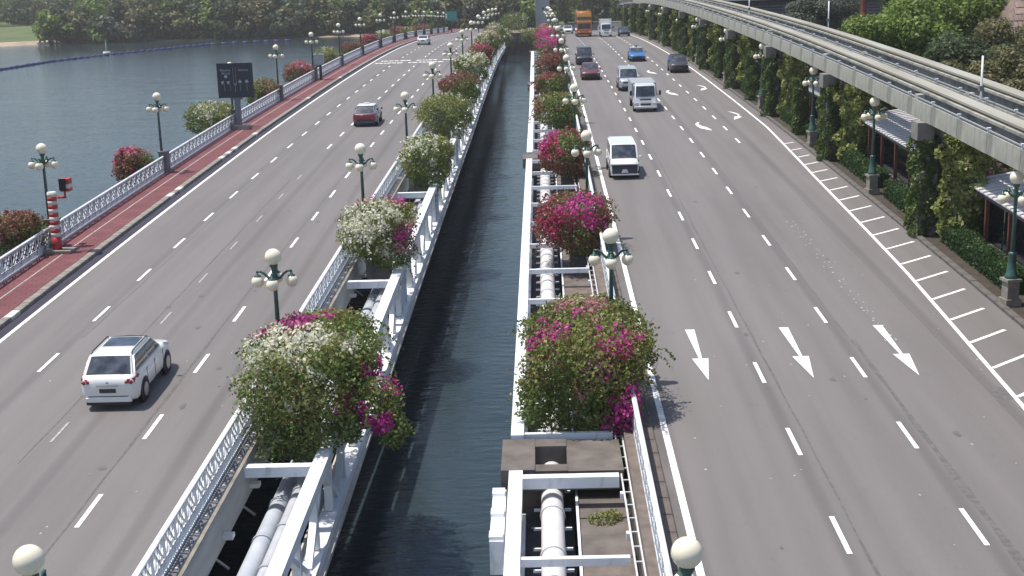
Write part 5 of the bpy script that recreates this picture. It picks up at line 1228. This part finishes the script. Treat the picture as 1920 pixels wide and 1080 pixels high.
b = MB(); b.box((0, 0, 2.2), (2.5, 11, 3.8)); ob('body', bevelled(b.mesh('body', ORG), .14), bs)
b = MB(); b.box((0, 0, 4.14), (2.3, 10.6, .12)); ob('roof', bevelled(b.mesh('roof', ORY), .05), bs)
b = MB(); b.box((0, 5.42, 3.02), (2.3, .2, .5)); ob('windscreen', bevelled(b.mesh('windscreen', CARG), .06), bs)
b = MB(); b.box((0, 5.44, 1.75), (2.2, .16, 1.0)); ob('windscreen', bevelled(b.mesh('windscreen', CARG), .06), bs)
b = MB(); b.box((0, 5.44, 3.62), (2.3, .2, .62)); b.box((0, 5.5, 2.5), (2.3, .14, .22)); ob('fascia_panel', bevelled(b.mesh('fascia_panel', ORY), .04), bs)
for s_ in (1, -1):
    for k in range(6):
        for z in (1.9, 3.2):
            b = MB(); b.box((s_ * 1.255, 4 - k * 1.7, z), (.02, 1.5, .8)); ob('side_window', b.mesh('side_window', CARG), bs)
    b = MB(); b.box((s_ * .95, 5.52, .85), (.35, .06, .2)); ob('headlight', b.mesh('headlight', LAMPW), bs)
    b = MB(); b.box((s_ * 1.4, 5.5, 2.2), (.16, .12, .5)); ob('mirror', b.mesh('mirror', TRIM), bs)
t, rm = wheel_mesh(.5, .3)
for s_ in (1, -1):
    for yy in (3.2, -3.2): wo = ob('wheel', t, bs, (s_ * 1.12, yy, .5)); ob('rim', rm, wo)
b = MB(); b.box((0, 5.53, .5), (2.2, .06, .2)); ob('bumper', b.mesh('bumper', TRIM), bs)
# small green cover growing on the slab
for i, (X, Y, s, mt, lb) in enumerate([(1.5, 33.3, .45, LY, 'yellow-green weed patch on the brown slab below the white beam')]):
    C, N = lump_points(900, [(0, 0, .0, s, s * .7, .22), (.25, .1, 0, s * .6, s * .5, .25)], .3)
    o = ob('weed_patch', quads_mesh('weed_patch', leaf_quads(C, N, .06), np.zeros(len(C), int), [mt]), None, (X, Y, zr(Y) - .85)); tag(o, lb, 'weeds', None, 'stuff')

# canal end: low culvert wall with shrubs
cv = empty('culvert_wall', (-3.6, 284, -.6)); tag(cv, 'dark low bridge closing the far end of the canal', 'bridge')
b = MB(); b.box((0, 0, .9), (9.5, 2.5, 1.3)); b.box((-3.9, 0, -1.8), (1.2, 2.5, 4.2)); b.box((3.9, 0, -1.8), (1.2, 2.5, 4.2)); b.box((0, -1.3, 1.7), (9.5, .3, .6)); b.box((0, 3.5, -1.5), (9, .3, 4.5)); ob('wall', b.mesh('wall', CONCD), cv)
for i, (X, Y, s, lb) in enumerate([(-6.4, 262, 1.3, 'grey-green bush at the far end of the canal, left one'), (-1.2, 268, 1.2, 'grey-green bush at the far end of the canal, right one'), (-4.0, 292, 1.9, 'tall pale bush behind the canal end')]):
    bush(X, Y, zr(Y) - 1.2 - (i < 2) * 1.0, s, 3500, None, [('G', 4), ('Y', 1)], [('w', (0, 0, 2.4), 1.2, .8)], lb, None, lf=.17)
# haze
b = MB(); b.box((-100, 600, 9.5), (1800, 1500, 35)); hz = ob('haze', b.mesh('haze', bpy.data.materials.new('haze'))); tag(hz, 'thin pale haze over the water and road', 'haze', None, 'stuff')
m = bpy.data.materials['haze']; m.use_nodes = True; n = m.node_tree; n.nodes.remove(n.nodes['Principled BSDF'])
pv = n.nodes.new('ShaderNodeVolumePrincipled'); pv.inputs['Color'].default_value = (1, .975, .97, 1); pv.inputs['Density'].default_value = .00025; pv.inputs['Anisotropy'].default_value = .2
n.links.new(pv.outputs[0], n.nodes['Material Output'].inputs['Volume'])

bush(20.7, 63, zr(63) + 1.9, .32, 900, None, [('G', 3)], [('m', (0, -.4, 2.2), 1.2, 2.5)], 'small magenta bougainvillea peeping between the canopy and the monorail', None, lf=.1)
